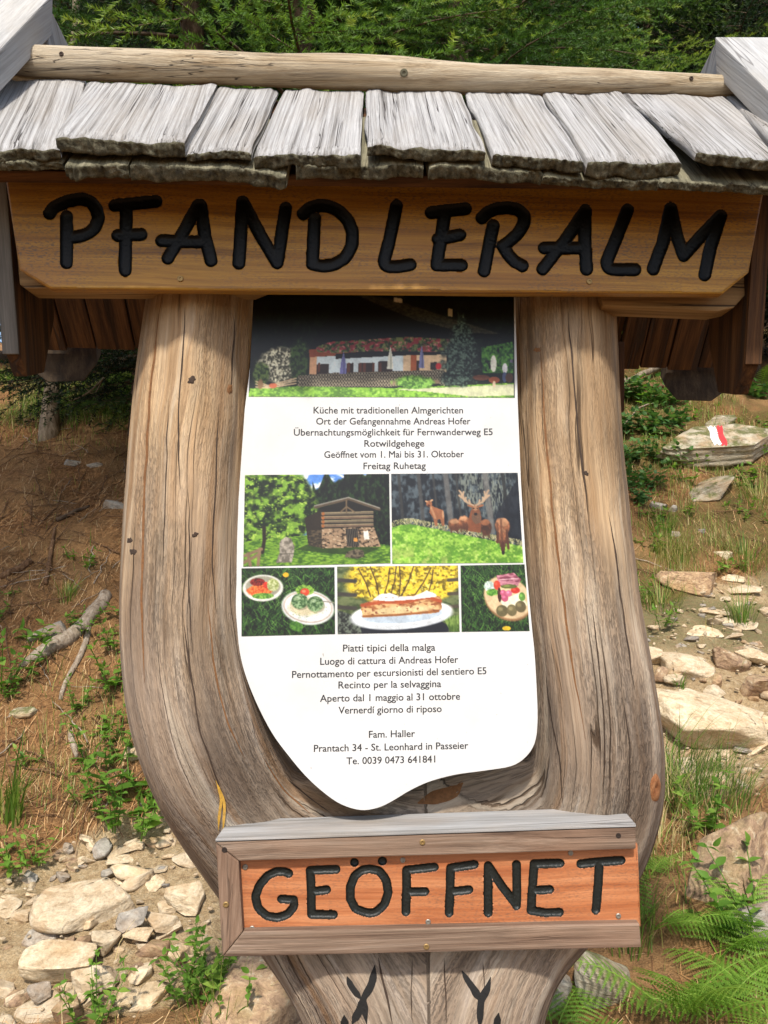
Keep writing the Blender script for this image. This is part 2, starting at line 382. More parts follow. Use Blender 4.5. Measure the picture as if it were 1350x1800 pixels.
M['mossrock'] = rockmat('mossy_schist', [(0.3, (0.15, 0.12, 0.08)), (0.48, (0.34, 0.30, 0.22)), (0.7, (0.52, 0.48, 0.38))], 0.85, (10, 10, 70))
M['boulder'] = rockmat('rusty_boulder', [(0.32, (0.13, 0.085, 0.06)), (0.46, (0.33, 0.22, 0.14)), (0.58, (0.44, 0.31, 0.19)), (0.7, (0.60, 0.52, 0.38))], 0.3, (22, 22, 40))

# ------------------------------------------------------------------ generators (local coordinates)
def tube_mesh(P, rad, k=8, cap=True):
    P = np.asarray(P, float); n = len(P); rad = np.broadcast_to(np.asarray(rad, float), (n,))
    T = np.gradient(P, axis=0); T /= np.linalg.norm(T, axis=1)[:, None] + 1e-9
    ref = np.array([0, 0, 1.0]) if abs(T[:, 2]).mean() < 0.8 else np.array([1.0, 0, 0])
    A = np.cross(T, ref); A /= np.linalg.norm(A, axis=1)[:, None] + 1e-9; B = np.cross(T, A)
    th = np.linspace(0, 2 * np.pi, k, endpoint=False)
    V = P[:, None] + rad[:, None, None] * (np.cos(th)[None, :, None] * A[:, None] + np.sin(th)[None, :, None] * B[:, None])
    V = V.reshape(-1, 3); F = []
    for i in range(n - 1):
        for j in range(k):
            F.append((i * k + j, i * k + (j + 1) % k, (i + 1) * k + (j + 1) % k, (i + 1) * k + j))
    if cap:
        F.append(tuple(range(k))[::-1]); F.append(tuple(range((n - 1) * k, n * k)))
    return V, F
def ico(sub):
    bm = bmesh.new(); bmesh.ops.create_icosphere(bm, subdivisions=sub, radius=1.0)
    V = np.array([v.co[:] for v in bm.verts]); F = np.array([[v.index for v in f.verts] for f in bm.faces]); bm.free()
    return V, F
ICO = {s: ico(s) for s in (2, 3, 4, 5)}
def rock_arrays(seed, size, cuts=9, sub=4, rough=0.065, layers=0.0):
    rg = np.random.default_rng(seed); V, F = ICO[sub]; V = V.copy()
    for c in range(cuts + 4):
        n = rg.normal(size=3) * np.array([1, 1, 0.7]); n /= np.linalg.norm(n)
        lim = rg.uniform(0.38, 0.72); d = V @ n; over = np.maximum(d - lim, 0)
        V -= over[:, None] * n * 0.96
    for n, lim in (((0, 0, 1), 0.45), ((0, 0, -1), 0.6)):
        n = np.array(n, float) + rg.normal(size=3) * 0.10; n /= np.linalg.norm(n); d = V @ n
        V -= np.maximum(d - lim, 0)[:, None] * n * 0.95
    V /= np.abs(V).max(0)
    r = np.linalg.norm(V, axis=1)[:, None]
    V = V + V / (r + 1e-6) * (fbm(V * 2.2 + seed * 3.1, seed, 4)[:, None] - 0.5) * 2 * rough
    if layers:
        V = V + V * np.array([1, 1, 0]) * (vnoise(np.stack([V[:, 0] * 0.8, V[:, 1] * 0.8, V[:, 2] * 9 + 0.6 * V[:, 0]], -1) + seed, seed + 5)[:, None] - 0.5) * layers
    return V * np.asarray(size) * 0.5, F
def rock_mesh(name, seed, size, mat, **kw):
    V, F = rock_arrays(seed, size, **kw)
    return mesh(name, V, F, mat, smooth=False)

def leaf_cloud(base, dirv, up, L, Wd, fold=0.25, droop=0.3, seg=4):
    """n pointed oval leaves as folded strips"""
    n = len(base); dirv = dirv / np.linalg.norm(dirv, axis=1)[:, None]
    side = np.cross(dirv, up); side /= np.linalg.norm(side, axis=1)[:, None] + 1e-9
    nrm = np.cross(side, dirv)
    prof = np.sin(np.linspace(0.06, 1.0, seg + 1) ** 0.8 * np.pi); prof[-1] = 0.02
    V = []; s = np.linspace(0, 1, seg + 1)
    for i in range(seg + 1):
        c = base + dirv * (L * s[i])[:, None] - nrm * (L * droop * s[i] ** 2)[:, None]
        hw = (Wd * 0.5 * prof[i])[:, None]
        V += [c - side * hw + nrm * hw * fold, c, c + side * hw + nrm * hw * fold]
    V = np.stack(V, 1); k = 3 * (seg + 1); F = []
    for i in range(seg):
        for j in (0, 1):
            F.append((i * 3 + j, i * 3 + j + 1, (i + 1) * 3 + j + 1, (i + 1) * 3 + j))
    F = (np.array(F)[None] + (np.arange(n) * k)[:, None, None]).reshape(-1, 4)
    return V.reshape(-1, 3), F, k
def herb(name, seed, h, stems, pairs, leafL, mats, spread=0.5, wide=0.55):
    """a clump of leafy stems; one mesh: leaves + thin stems"""
    rg = np.random.default_rng(seed); base, dv, ups, L = [], [], [], []; SV, SF = [], []; off = 0
    for s in range(stems):
        a = rg.uniform(0, 6.28); tilt = rg.uniform(0.1, spread); hh = h * rg.uniform(0.55, 1.1)
        b0 = np.array([math.cos(a), math.sin(a), 0]) * rg.uniform(0, h * 0.45)
        tip = b0 + np.array([math.cos(a) * tilt, math.sin(a) * tilt, 1]) * hh
        P = np.stack([b0 + (tip - b0) * q + np.array([math.cos(a), math.sin(a), 0]) * hh * 0.12 * q * q for q in np.linspace(0, 1, 5)])
        v, f = tube_mesh(P, np.linspace(0.0025, 0.0010, 5), 4, False); SV.append(v); SF += [tuple(i + off for i in q) for q in f]; off += len(v)
        for p in range(pairs):
            q = (p + 0.8) / pairs; c = b0 + (tip - b0) * q + np.array([math.cos(a), math.sin(a), 0]) * hh * 0.12 * q * q
            a2 = a + p * 1.57 + rg.uniform(-.3, .3)
            for sg in (0, math.pi):
                d = np.array([math.cos(a2 + sg), math.sin(a2 + sg), rg.uniform(0.0, 0.7)]); base.append(c); dv.append(d)
                u = np.array([0, 0, 1.0]) + rg.normal(size=3) * 0.25; ups.append(u); L.append(leafL * rg.uniform(0.6, 1.15) * (1.1 - 0.45 * q))
        base.append(tip); dv.append(np.array([rg.normal() * .5, rg.normal() * .5, 0.8])); ups.append(np.array([1.0, 0.2, 0.3])); L.append(leafL * 0.6)
    L = np.array(L); V, F, k = leaf_cloud(np.array(base), np.array(dv), np.array(ups), L, L * wide)
    tint = np.repeat(np.clip(rg.normal(0.5, 0.18, len(L)), 0, 1), k)
    SVa = np.concatenate(SV); n0 = len(V)
    allF = np.concatenate([F, np.array(SF) + n0]); allV = np.concatenate([V, SVa])
    return mesh(name, allV, allF, mats, {'tint': np.concatenate([tint, np.full(len(SVa), 0.6)])}, True)

def frond_arrays(seed, L, W, pairs=24, curve=0.6):
    """a fern frond along +X, arching down; toothed pinnae in pairs"""
    rg = np.random.default_rng(seed)
    def pt(s): return np.array([L * s * (1 - 0.10 * s * s), 0, L * (0.42 * s - curve * s * s)])
    V, F, T = [], [], []
    P = np.stack([pt(s) for s in np.linspace(0, 1, 14)])
    v, f = tube_mesh(P, np.linspace(0.0032, 0.0008, 14) * (L / 0.45), 4, False); V.append(v); F += [tuple(q) for q in f]; T.append(np.full(len(v), 0.75)); off = len(v)
    for i in range(pairs):
        s = 0.14 + 0.86 * (i + 0.5) / pairs; c = pt(s); t_ = pt(min(1, s + 0.01)) - pt(s - 0.01); t_ /= np.linalg.norm(t_)
        wl = W * 0.5 * math.sin(min(1, (s + 0.05)) ** 0.75 * math.pi) ** 0.75 * rg.uniform(0.93, 1.05) if s < 0.97 else W * 0.03
        nrm = np.cross(t_, [0, 1, 0]); nrm = nrm / np.linalg.norm(nrm) * (1 if nrm[2] > 0 else -1)
        for sg in (-1, 1):
            d = np.array([0, sg, 0]) * 0.93 + t_ * 0.36 + nrm * rg.uniform(-0.06, 0.10); d /= np.linalg.norm(d)
            nt = max(4, int(wl / 0.008)); tw = min(0.026 * L / 0.45, wl * 0.30); row = []
            for j in range(nt):
                q = j / nt; q2 = (j + 0.75) / nt
                cc = c + d * wl * q - nrm * wl * 0.22 * q * q; cn = c + d * wl * min(q2, 1) - nrm * wl * 0.22 * q2 * q2
                hw = tw * 0.5 * (1 - q) ** 0.75 + 0.0012
                ce = c + d * wl * min(1, q + 1.0 / nt) - nrm * wl * 0.22 * (q + 1 / nt) ** 2
                for s2 in (-1, 1):
                    tip = cn + t_ * s2 * hw + d * 0.003 - nrm * hw * 0.25
                    V.append(np.stack([cc, ce, tip])); F.append((off, off + 1, off + 2)); off += 3
                    T.append(np.full(3, 0.45 + 0.3 * (s - 0.5) + rg.uniform(-.1, .1)))
    return np.concatenate(V), F, np.clip(np.concatenate(T), 0, 1)
FRONDS = []
for k_ in range(4):
    V, F, T = frond_arrays(50 + k_, 0.45, 0.20, 15 + k_, 0.40 + 0.1 * k_)
    FRONDS.append(mesh('frond', V, F, M['fern'], {'tint': T}, False))
def fern(loc, n, size, seed, label, az0=0, spread=6.28, group='ferns'):
    rg = random.Random(seed)
    t = thing('fern', loc, label, 'fern', group)
    for i in range(n):
        a = az0 + spread * (i + 0.5) / n + rg.uniform(-0.2, 0.2) - spread / 2
        put('frond', FRONDS[rg.randrange(4)], t, (0, 0, 0), (rg.uniform(-0.25, 0.25), rg.uniform(-0.75, -0.15), a), [size * rg.uniform(0.8, 1.1)] * 3)
    return t

def blades(base, seed, hmean, lean=0.5, w=0.004, straw=0.25, az=None):
    """curved grass blades: base (n,3)"""
    rg = np.random.default_rng(seed); n = len(base)
    a = rg.uniform(0, 2 * np.pi, n) if az is None else az + rg.normal(0, 0.6, n)
    h = hmean * rg.lognormal(0, 0.35, n); ln = rg.uniform(0.1, 1.0, n) * lean
    d = np.stack([np.cos(a), np.sin(a), np.zeros(n)], -1); sd = np.stack([-np.sin(a), np.cos(a), np.zeros(n)], -1)
    V = []
    for q in (0, 0.4, 0.75, 1.0):
        c = base + np.array([0, 0, 1.0]) * (h * (q - 0.25 * ln * q * q))[:, None] + d * (h * ln * q ** 1.8)[:, None]
        hw = w * 0.5 * (1 - q) ** 0.6 * (h / hmean) ** 0.3
        V += [c - sd * np.reshape(hw, (-1, 1)), c + sd * np.reshape(hw, (-1, 1))]
    V = np.stack(V, 1)
    F = np.array([(0, 1, 3, 2), (2, 3, 5, 4), (4, 5, 7, 6)])
    F = (F[None] + (np.arange(n) * 8)[:, None, None]).reshape(-1, 4)
    st = rg.uniform(0, 1, n) < straw
    tint = np.where(st, rg.uniform(0.65, 1.0, n), rg.uniform(0.1, 0.6, n))
    return V.reshape(-1, 3), F, np.repeat(tint, 8)

# ------------------------------------------------------------------ spruces
def bough_arrays(seed, L, step=0.0125, sp2=0.092, sp3=0.075, k3=0.62, c3=0.06, nmax=0.030, w=0.0029):
    rg = np.random.default_rng(seed); segs = []; SV, SF = [], []; off = 0
    def st(x): return np.array([x, 0.03 * math.sin(5 * x), -0.10 * x * x / L + 0.0 * x])
    P = np.stack([st(x) for x in np.linspace(0, L, 9)]); v, f = tube_mesh(P, np.linspace(0.011, 0.002, 9), 5, False); SV.append(v); SF += f; off += len(v)
    segs.append((st(L * 0.2), st(L * .6), 0.6)); segs.append((st(L * 0.6), st(L), 0.6))
    x = 0.18 * L; sg = 1
    while x < L * 0.97:
        sg = -sg; p = st(x); l2 = min((L - x) * 0.62 + 0.07, 0.55 * L) * rg.uniform(0.75, 1.1); ang = rg.uniform(0.75, 1.05)
        d = np.array([math.cos(ang), sg * math.sin(ang), rg.uniform(-0.25, 0.05)]); e = p + d * l2 + np.array([0, 0, -0.12 * l2])
        segs.append((p, e, 0.5)); v, f = tube_mesh(np.stack([p, (p + e) / 2, e]), [0.0034, 0.002, 0.001], 3, False); SV.append(v); SF += [tuple(i + off for i in q) for q in f]; off += len(v)
        s = 0.12; sg2 = 1
        while s < 0.95:
            sg2 = -sg2; q = p + (e - p) * s; l3 = l2 * (1 - s) * k3 + c3; a3 = 0.75
            ca, sa = math.cos(a3 * sg2), math.sin(a3 * sg2); d3 = np.array([d[0] * ca - d[1] * sa, d[0] * sa + d[1] * ca, d[2] + rg.uniform(-0.45, 0.0)])
            segs.append((q, q + d3 * l3, 0.75)); s += sp3 / l2 * rg.uniform(0.8, 1.25)
        x += sp2 * rg.uniform(0.8, 1.25)
    A = np.array([s[0] for s in segs]); B = np.array([s[1] for s in segs]); ln = np.linalg.norm(B - A, axis=1)
    cnt = np.maximum(2, (ln / step).astype(int)) * 3
    i = np.repeat(np.arange(len(segs)), cnt); q = rg.uniform(0, 1, len(i)); c = A[i] + (B[i] - A[i]) * q[:, None]
    T = (B - A)[i]; T /= np.linalg.norm(T, axis=1)[:, None]
    r = rg.normal(size=(len(i), 3)); r[:, 2] *= 0.7; r[:, 2] += 0.25; r -= T * (r * T).sum(1)[:, None]; r /= np.linalg.norm(r, axis=1)[:, None]
    d = r * 0.8 + T * 0.65; d /= np.linalg.norm(d, axis=1)[:, None]; nl = rg.uniform(0.6 * nmax, nmax, len(i))
    sd = np.cross(d, rg.normal(size=(len(i), 3))); sd /= np.linalg.norm(sd, axis=1)[:, None]
    NV = np.stack([c - sd * w, c + sd * w, c + d * nl[:, None]], 1).reshape(-1, 3)
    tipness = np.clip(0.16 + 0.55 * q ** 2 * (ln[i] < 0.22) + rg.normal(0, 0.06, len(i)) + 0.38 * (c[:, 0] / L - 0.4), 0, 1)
    return NV, np.repeat(tipness, 3), np.concatenate(SV), SF
BT = [bough_arrays(3 + k, 1.3) for k in range(3)]
BTN = [bough_arrays(13 + k, 1.5, 0.0085, 0.135, 0.105, 0.55, 0.11, 0.034, 0.0034) for k in range(3)]
def crown_mesh(seed, H, Rm, h0, dens=1.0, young=0.0, bt=None, mat='needle', zs=0.30):
    bt = bt or BT
    rg = np.random.default_rng(seed); NV, NT_, SV, SF = [], [], [], []; off = 0; z = h0
    while z < H * 0.97:
        r = Rm * (1 - (z / H)) ** 0.75 + 0.12; nb = max(4, int(round((7 if z < H * 0.62 else 5) * dens)))
        for b in range(nb):
            nv, nt, sv, sf = bt[rg.integers(3)]; a = rg.uniform(0, 6.283); s = r / 1.3 * rg.uniform(0.75, 1.1)
            pitch = 0.28 - 0.75 * (1 - z / H) * rg.uniform(0.6, 1.0) + 0.15; sc = np.array([s, s * rg.uniform(0.8, 1.05), s]); 
            cp, sp = math.cos(-pitch), math.sin(-pitch); ca, sa = math.cos(a), math.sin(a); ro = rg.uniform(-0.3, 0.3); cr, sr = math.cos(ro), math.sin(ro)
            Mx = np.array([[ca, -sa, 0], [sa, ca, 0], [0, 0, 1]]) @ np.array([[cp, 0, sp], [0, 1, 0], [-sp, 0, cp]]) @ np.array([[1, 0, 0], [0, cr, -sr], [0, sr, cr]])
            o = np.array([0, 0, z + rg.uniform(-.15, .15)])
            NV.append((nv * sc) @ Mx.T + o); NT_.append(np.clip(nt + rg.normal(0, 0.15) + young, 0, 1))
            SV.append((sv * sc) @ Mx.T + o); SF.append(np.array(sf) + off); off += len(sv)
        z += zs if z < min(5.2, H * 0.62) else 0.55
    NV = np.concatenate(NV); SV = np.concatenate(SV); SF = np.concatenate(SF)
    n = len(NV); me = bpy.data.meshes.new('crown')
    allV = np.concatenate([NV, SV]).astype(np.float32); nt = n // 3; nq = len(SF)
    me.vertices.add(len(allV)); me.vertices.foreach_set('co', allV.ravel()); me.loops.add(nt * 3 + nq * 4)
    me.loops.foreach_set('vertex_index', np.concatenate([np.arange(n), (SF + n).ravel()]).astype(np.int32)); me.polygons.add(nt + nq)
    me.polygons.foreach_set('loop_start', np.concatenate([np.arange(nt) * 3, nt * 3 + np.arange(nq) * 4]).astype(np.int32))
    me.materials.append(M[mat]); me.materials.append(M['bark'])
    me.polygons.foreach_set('material_index', np.concatenate([np.zeros(nt), np.ones(nq)]).astype(np.int32))
    me.update(calc_edges=True)
    me.attributes.new('tint', 'FLOAT', 'POINT').data.foreach_set('value', np.concatenate(NT_ + [np.zeros(len(SV))]).astype(np.float32))
    return me
def trunk_mesh(H, r, mat, seed, lean=0.0):
    rg = np.random.default_rng(seed); z = np.linspace(-0.3, H, 22)
    P = np.stack([0.04 * np.sin(z * 0.7 + seed) + lean * z, 0.04 * np.cos(z * 0.6 + seed), z], -1)
    rad = r * (1 - z.clip(0) / H * 0.93) * (1 + 0.5 * np.exp(-z.clip(0) / 0.18)); v, f = tube_mesh(P, rad, 12)
    return mesh('trunk', v, f, mat, smooth=True)
CR = [crown_mesh(11, 6.2, 1.9, 0.9, mat='shadeneedle'), crown_mesh(12, 5.6, 1.8, 0.8, mat='shadeneedle'), crown_mesh(13, 6.8, 2.0, 1.0, mat='shadeneedle')]
TR = [trunk_mesh(6.2, 0.09, M['bark'], 1), trunk_mesh(5.6, 0.08, M['bark'], 2), trunk_mesh(6.8, 0.095, M['bark'], 3)]
def spruce(X, Y, k, s, rz, label):
    t = thing('spruce_tree', onground(X, Y), label, 'tree', 'spruces on the slope behind the sign')
    t.rotation_euler = (0, 0, rz); t.scale = (s, s, s)
    put('trunk', TR[k], t); put('crown', CR[k], t)
    return t

# ------------------------------------------------------------------ the sign stand: forked trunk and little shingled roof
stand = thing('sign_stand', (0.06, 1.50, 0.0), 'weathered forked tree trunk carrying a small roof of grey wooden shakes', 'sign stand')

def pl(x, y, dY=0.0):                       # the leaning plane of the fork
    p = U(x, y, 1.43, LEAN); 
    if dY:
        d = ray(x, y); d = d / d.y; p = p + d * dY
    return p
#         x    y    dY  half-width(px)  depth half
LCH = [(362, 470, 0, 92, .088), (357, 515, 0, 95, .09), (349, 600, 0, 97, .092), (336, 750, 0, 101, .094), (324, 900, 0, 103, .096), (318, 1050, 0, 105, .098), (326, 1180, 0.005, 107, .10),
       (352, 1290, 0.01, 112, .105), (404, 1390, 0.065, 118, .098), (478, 1480, 0.12, 126, .105), (560, 1580, 0.125, 130, .12), (632, 1690, 0.10, 122, .13), (668, 1800, 0.125, 122, .14), (690, 1960, 0.15, 135, .15), (700, 2200, 0.26, 160, .17), (705, 2600, 0.40, 190, .18)]
RCH = [(986, 470, 0, 88, .086), (988, 515, 0, 89, .087), (992, 640, 0, 89, .088), (1000, 800, 0, 90, .09), (1012, 950, 0, 93, .092), (1031, 1100, 0, 97, .095), (1047, 1220, 0.005, 104, .10),
       (1051, 1320, 0.03, 114, .10), (1036, 1420, 0.09, 126, .10), (982, 1510, 0.12, 132, .11), (895, 1600, 0.12, 124, .12), (846, 1690, 0.10, 122, .13), (818, 1800, 0.125, 122, .14), (795, 1960, 0.15, 140, .15), (790, 2200, 0.26, 165, .17), (790, 2600, 0.40, 190, .18)]
WCH = [(470, 1400, 0.075, 80, .06), (560, 1465, 0.08, 100, .07), (680, 1500, 0.085, 105, .075), (800, 1480, 0.085, 120, .075), (900, 1430, 0.08, 110, .065), (960, 1380, 0.07, 80, .055)]
MCH = [(740, 1600, 0.12, 180, .12), (742, 1700, 0.105, 185, .13), (742, 1800, 0.13, 172, .14), (742, 2000, 0.15, 180, .15)]
def chain_tube(ch, k=40):
    Pc = np.array([pl(x, y, d)[:] for x, y, d, hw, ry in ch]); hw = np.array([c[3] for c in ch]) * Pc[:, 1] / FPX; ry = np.array([c[4] for c in ch])
    s = np.concatenate([[0], np.cumsum(np.linalg.norm(np.diff(Pc, axis=0), axis=1))]); n = int(s[-1] / 0.02)
    si = np.linspace(0, s[-1], n)
    def it(a):                                # smooth interpolation
        a = np.asarray(a); r = np.interp(si, s, a); kx = np.ones(5) / 5
        for _ in range(2): r[2:-2] = np.convolve(r, kx, 'valid')
        return r
    C = np.stack([it(Pc[:, i]) for i in range(3)], -1); hw = it(hw); ry = it(ry)
    T = np.gradient(C, axis=0); T /= np.linalg.norm(T, axis=1)[:, None]
    D = np.array([0, 1.0, 0]) - T * T[:, 1:2]; D /= np.linalg.norm(D, axis=1)[:, None]; N = np.cross(T, D)
    th = np.linspace(0, 2 * np.pi, k, endpoint=False)
    V = C[:, None] + hw[:, None, None] * np.cos(th)[None, :, None] * N[:, None] + ry[:, None, None] * np.sin(th)[None, :, None] * D[:, None]
    F = []
    for i in range(n - 1):
        for j in range(k): F.append((i * k + j, i * k + (j + 1) % k, (i + 1) * k + (j + 1) % k, (i + 1) * k + j))
    F.append(tuple(range(k))[::-1]); F.append(tuple(range((n - 1) * k, n * k)))
    return V.reshape(-1, 3), F, C, T, N, D, si
chains = [chain_tube(c) for c in (LCH, RCH, WCH, MCH)]
AV, AF, o_ = [], [], 0
for V, F, *_ in chains:
    AV.append(V); AF += [tuple(i + o_ for i in f) for f in F]; o_ += len(V)
tmp = put('tmp', mesh('tmp', np.concatenate(AV), AF, M['beam']))
md = tmp.modifiers.new('r', 'REMESH'); md.mode = 'VOXEL'; md.voxel_size = 0.0055
md2 = tmp.modifiers.new('s', 'SMOOTH'); md2.factor = 0.5; md2.iterations = 9
dg = bpy.context.evaluated_depsgraph_get(); ev = tmp.evaluated_get(dg); me = ev.to_mesh()
TV = np.zeros(len(me.vertices) * 3, np.float32); me.vertices.foreach_get('co', TV); TV = TV.reshape(-1, 3).astype(float)
TNo = np.zeros(len(me.vertices) * 3, np.float32); me.vertices.foreach_get('normal', TNo); TNo = TNo.reshape(-1, 3).astype(float)
TF = np.array([p.vertices[:] for p in me.polygons if len(p.vertices) == 4]); ev.to_mesh_clear()
bpy.data.objects.remove(tmp)
# grain coordinates: along the nearest arm and round it
def chain_coord(V, ch, w=1.0):
    C, T, N, D, s = ch[2:]
    best = np.full(len(V), 1e9); bi = np.zeros(len(V), int)
    for a in range(0, len(V), 20000):
        d = ((V[a:a + 20000, None] - C[None]) ** 2).sum(-1); bi[a:a + 20000] = d.argmin(1); best[a:a + 20000] = d.min(1)
    r = V - C[bi]; along = s[bi] + (r * T[bi]).sum(1); x = (r * N[bi]).sum(1); y = (r * D[bi]).sum(1)
    return np.sqrt(best), along, np.arctan2(x, -y)
dl, al, tl_ = chain_coord(TV, chains[0]); dr, ar, tr_ = chain_coord(TV, chains[1])
lft = dl < dr
along = np.where(lft, al, ar); ang = np.where(lft, tl_, tr_)
# long shallow grooves and lumps of the drying wood
amp = 0.0016 * np.sin(ang * 9 + along * 1.3 + 2 * vnoise(np.stack([ang * 2, along * 3, lft * 5.0], -1), 3)) + 0.004 * (vnoise(np.stack([ang * 6, along * 1.6, lft * 9.0], -1), 4) - 0.5) + 0.010 * (fbm(np.stack([ang * 1.2, along * 4.5, lft * 7.0], -1), 5, 3) - 0.5)
TV = TV + TNo * amp[:, None]
# the flat seat cut for the panel
PANEL = [(452, 486), (446, 560), (440, 640), (430, 720), (421, 850), (414, 960), (412, 1050), (418, 1120), (424, 1160), (436, 1200), (455, 1245), (479, 1290), (506, 1327), (538, 1365), (570, 1394), (600, 1414), (634, 1424), (664, 1420), (690, 1408),
         (720, 1390), (755, 1374), (800, 1362), (850, 1355), (898, 1347), (924, 1331), (940, 1306), (945, 1270), (944, 1220), (940, 1150), (935, 1100), (924, 980), (916, 850), (910, 700), (905, 486)]
def round_off(P):                            # Catmull-Rom through the traced outline
    P = np.asarray(P, float); n = len(P); r = []
    for i in range(n):
        a, b, c, d = P[i - 1], P[i], P[(i + 1) % n], P[(i + 2) % n]
        if b[1] < 1100: r.append(tuple(b)); continue
        for q in (0, .25, .5, .75): r.append(tuple(0.5 * ((2 * b) + (c - a) * q + (2 * a - 5 * b + 4 * c - d) * q * q + (3 * b - a - 3 * c + d) * q ** 3)))
    return r
PANEL = round_off(PANEL)
def plane_px(V):                             # image spot of a point
    c, s = math.cos(PITCH), math.sin(PITCH); z = V[:, 2] - HC
    f = V[:, 1] * c + z * s; u = -V[:, 1] * s + z * c
    return CX + FPX * V[:, 0] / f, CY - FPX * u / f
def inpoly(x, y, poly):
    r = np.zeros(len(x), bool); n = len(poly)
    for i in range(n):
        x1, y1 = poly[i]; x2, y2 = poly[(i + 1) % n]
        if y1 == y2: continue
        r ^= ((y1 > y) != (y2 > y)) & (x < (x2 - x1) * (y - y1) / (y2 - y1) + x1)
    return r
PNL_Y = 1.395
px_, py_ = plane_px(TV)
pd = TV[:, 1] - (PNL_Y + YAW * TV[:, 0] + LEAN * (TV[:, 2] - HC))
ins = inpoly(px_, py_, PANEL) & (pd < 0.006) & (TNo[:, 1] < 0.5) & (py_ > 1150)
TV[ins, 1] += (0.006 - pd[ins])
tone = np.clip((TV[:, 2] - 1.15) / 0.65, 0, 1)
face = np.clip(-np.sin(ang) , -1, 1)
g = np.stack([along, ang * 0.11, lft * 3.0 + 0.02 * np.cos(ang)], -1)
t = NT('barkless_trunk'); gA = t.attr('g'); tn = t.attr('tone', 'Fac')
wv = t.noise(t.scale(gA, (2.2, 5, 2)), 1.0, 3.0)
g2 = t.n('VectorMath', {0: gA, 1: t.n('CombineXYZ', {'Y': t.math('MULTIPLY', wv, 0.05)}).outputs[0]}, operation='ADD').outputs[0]
a = t.noise(t.scale(g2, (2.6, 42, 5)), 1.0, 7.0, 0.62); b = t.noise(t.scale(g2, (5, 210, 9)), 1.0, 4.0, 0.7); c = t.noise(t.scale(gA, (3.2, 9, 3), (4, 7, 1)), 1.0, 4.0, 0.6)
warm = t.ramp(a, [(0.22, (0.22, 0.125, 0.055)), (0.40, (0.375, 0.24, 0.125)), (0.56, (0.455, 0.315, 0.18)), (0.78, (0.58, 0.45, 0.29))])
grey = t.ramp(a, [(0.22, (0.15, 0.103, 0.07)), (0.38, (0.265, 0.193, 0.133)), (0.53, (0.35, 0.268, 0.192)), (0.66, (0.44, 0.365, 0.29)), (0.82, (0.54, 0.46, 0.36))])
tf = t.math('ADD', tn, t.math('MULTIPLY', t.math('SUBTRACT', c, 0.5), 1.3))
col = t.mix(t.ramp(tf, [(0.18, 0.0), (0.95, 1.0)]), grey, warm)
col = t.mix(1.0, col, t.ramp(b, [(0.28, 0.68), (0.62, 1.10)]), 'MULTIPLY')
# blackish weather specks, as on old conifer wood
sp = t.noise(t.scale(gA, (70, 400, 60)), 1.0, 2.0, 0.55); sm = t.noise(t.scale(g2, (3.0, 13, 4), (2, 5, 8)), 1.0, 4.0, 0.65)
k1 = t.math('MULTIPLY', t.ramp(sp, [(0.46, 0.0), (0.60, 1.0)]), t.ramp(sm, [(0.36, 0.0), (0.60, 1.0)]))
col = t.mix(t.math('MULTIPLY', k1, t.math('SUBTRACT', 0.62, t.math('MULTIPLY', tn, 0.35))), col, (0.055, 0.045, 0.038))
# dark longitudinal stains and brown streaks
st1 = t.noise(t.scale(g2, (1.7, 17, 3), (7, 1, 2)), 1.0, 5.0, 0.6)
col = t.mix(t.math('MULTIPLY', t.ramp(st1, [(0.50, 0.0), (0.66, 1.0)]), 0.6), col, (0.12, 0.09, 0.07))
st2 = t.noise(t.scale(g2, (1.5, 26, 3), (1, 9, 4)), 1.0, 4.0, 0.6)
col = t.mix(t.math('MULTIPLY', t.ramp(st2, [(0.55, 0.0), (0.66, 1.0)]), 0.55), col, (0.22, 0.115, 0.045))
st3 = t.noise(t.scale(g2, (1.3, 22, 3), (5, 4, 9)), 1.0, 5.0, 0.65)
col = t.mix(t.math('MULTIPLY', t.ramp(st3, [(0.54, 0.0), (0.70, 1.0)]), 0.6), col, (0.60, 0.52, 0.40))
big = t.noise(t.scale(gA, (2.4, 7, 3), (6, 2, 7)), 1.0, 4.0, 0.6)
col = t.mix(1.0, col, t.ramp(big, [(0.34, 0.54), (0.60, 1.04)]), 'MULTIPLY')
# fine drying checks
ck = t.noise(t.scale(g2, (1.0, 30, 3), (3, 3, 3)), 1.0, 2.0, 0.5)
cm = t.n('MapRange', {'Value': t.math('ABSOLUTE', t.math('SUBTRACT', ck, 0.5)), 'From Min': 0.004, 'From Max': 0.013, 'To Min': 1.0, 'To Max': 0.0}).outputs[0]
cm = t.math('MULTIPLY', cm, t.ramp(t.noise(t.scale(gA, (2.0, 9, 3), (8, 8, 2)), 1.0, 2.0), [(0.47, 0.0), (0.58, 1.0)]))
col = t.mix(t.math('MULTIPLY', cm, 0.85), col, (0.05, 0.028, 0.014))
h = t.math('SUBTRACT', t.math('ADD', t.math('MULTIPLY', a, 0.8), t.math('MULTIPLY', b, 0.5)), t.math('ADD', cm, t.math('MULTIPLY', k1, 0.3)))
M['trunkwood'] = t.fin(col, 0.78, h, 0.9, 0.004, 0.25)
trunk = part('trunk', TV, TF, M['trunkwood'], stand, {'g': g, 'tone': tone}, True)
TB = BVHTree.FromPolygons([Vector(v) for v in TV], [tuple(f) for f in TF])
def hit(bvh, x, y):
    d = ray(x, y).normalized(); r = bvh.ray_cast(Vector((0, 0, HC)), d)
    return (r[0], r[1]) if r[0] is not None else (None, None)
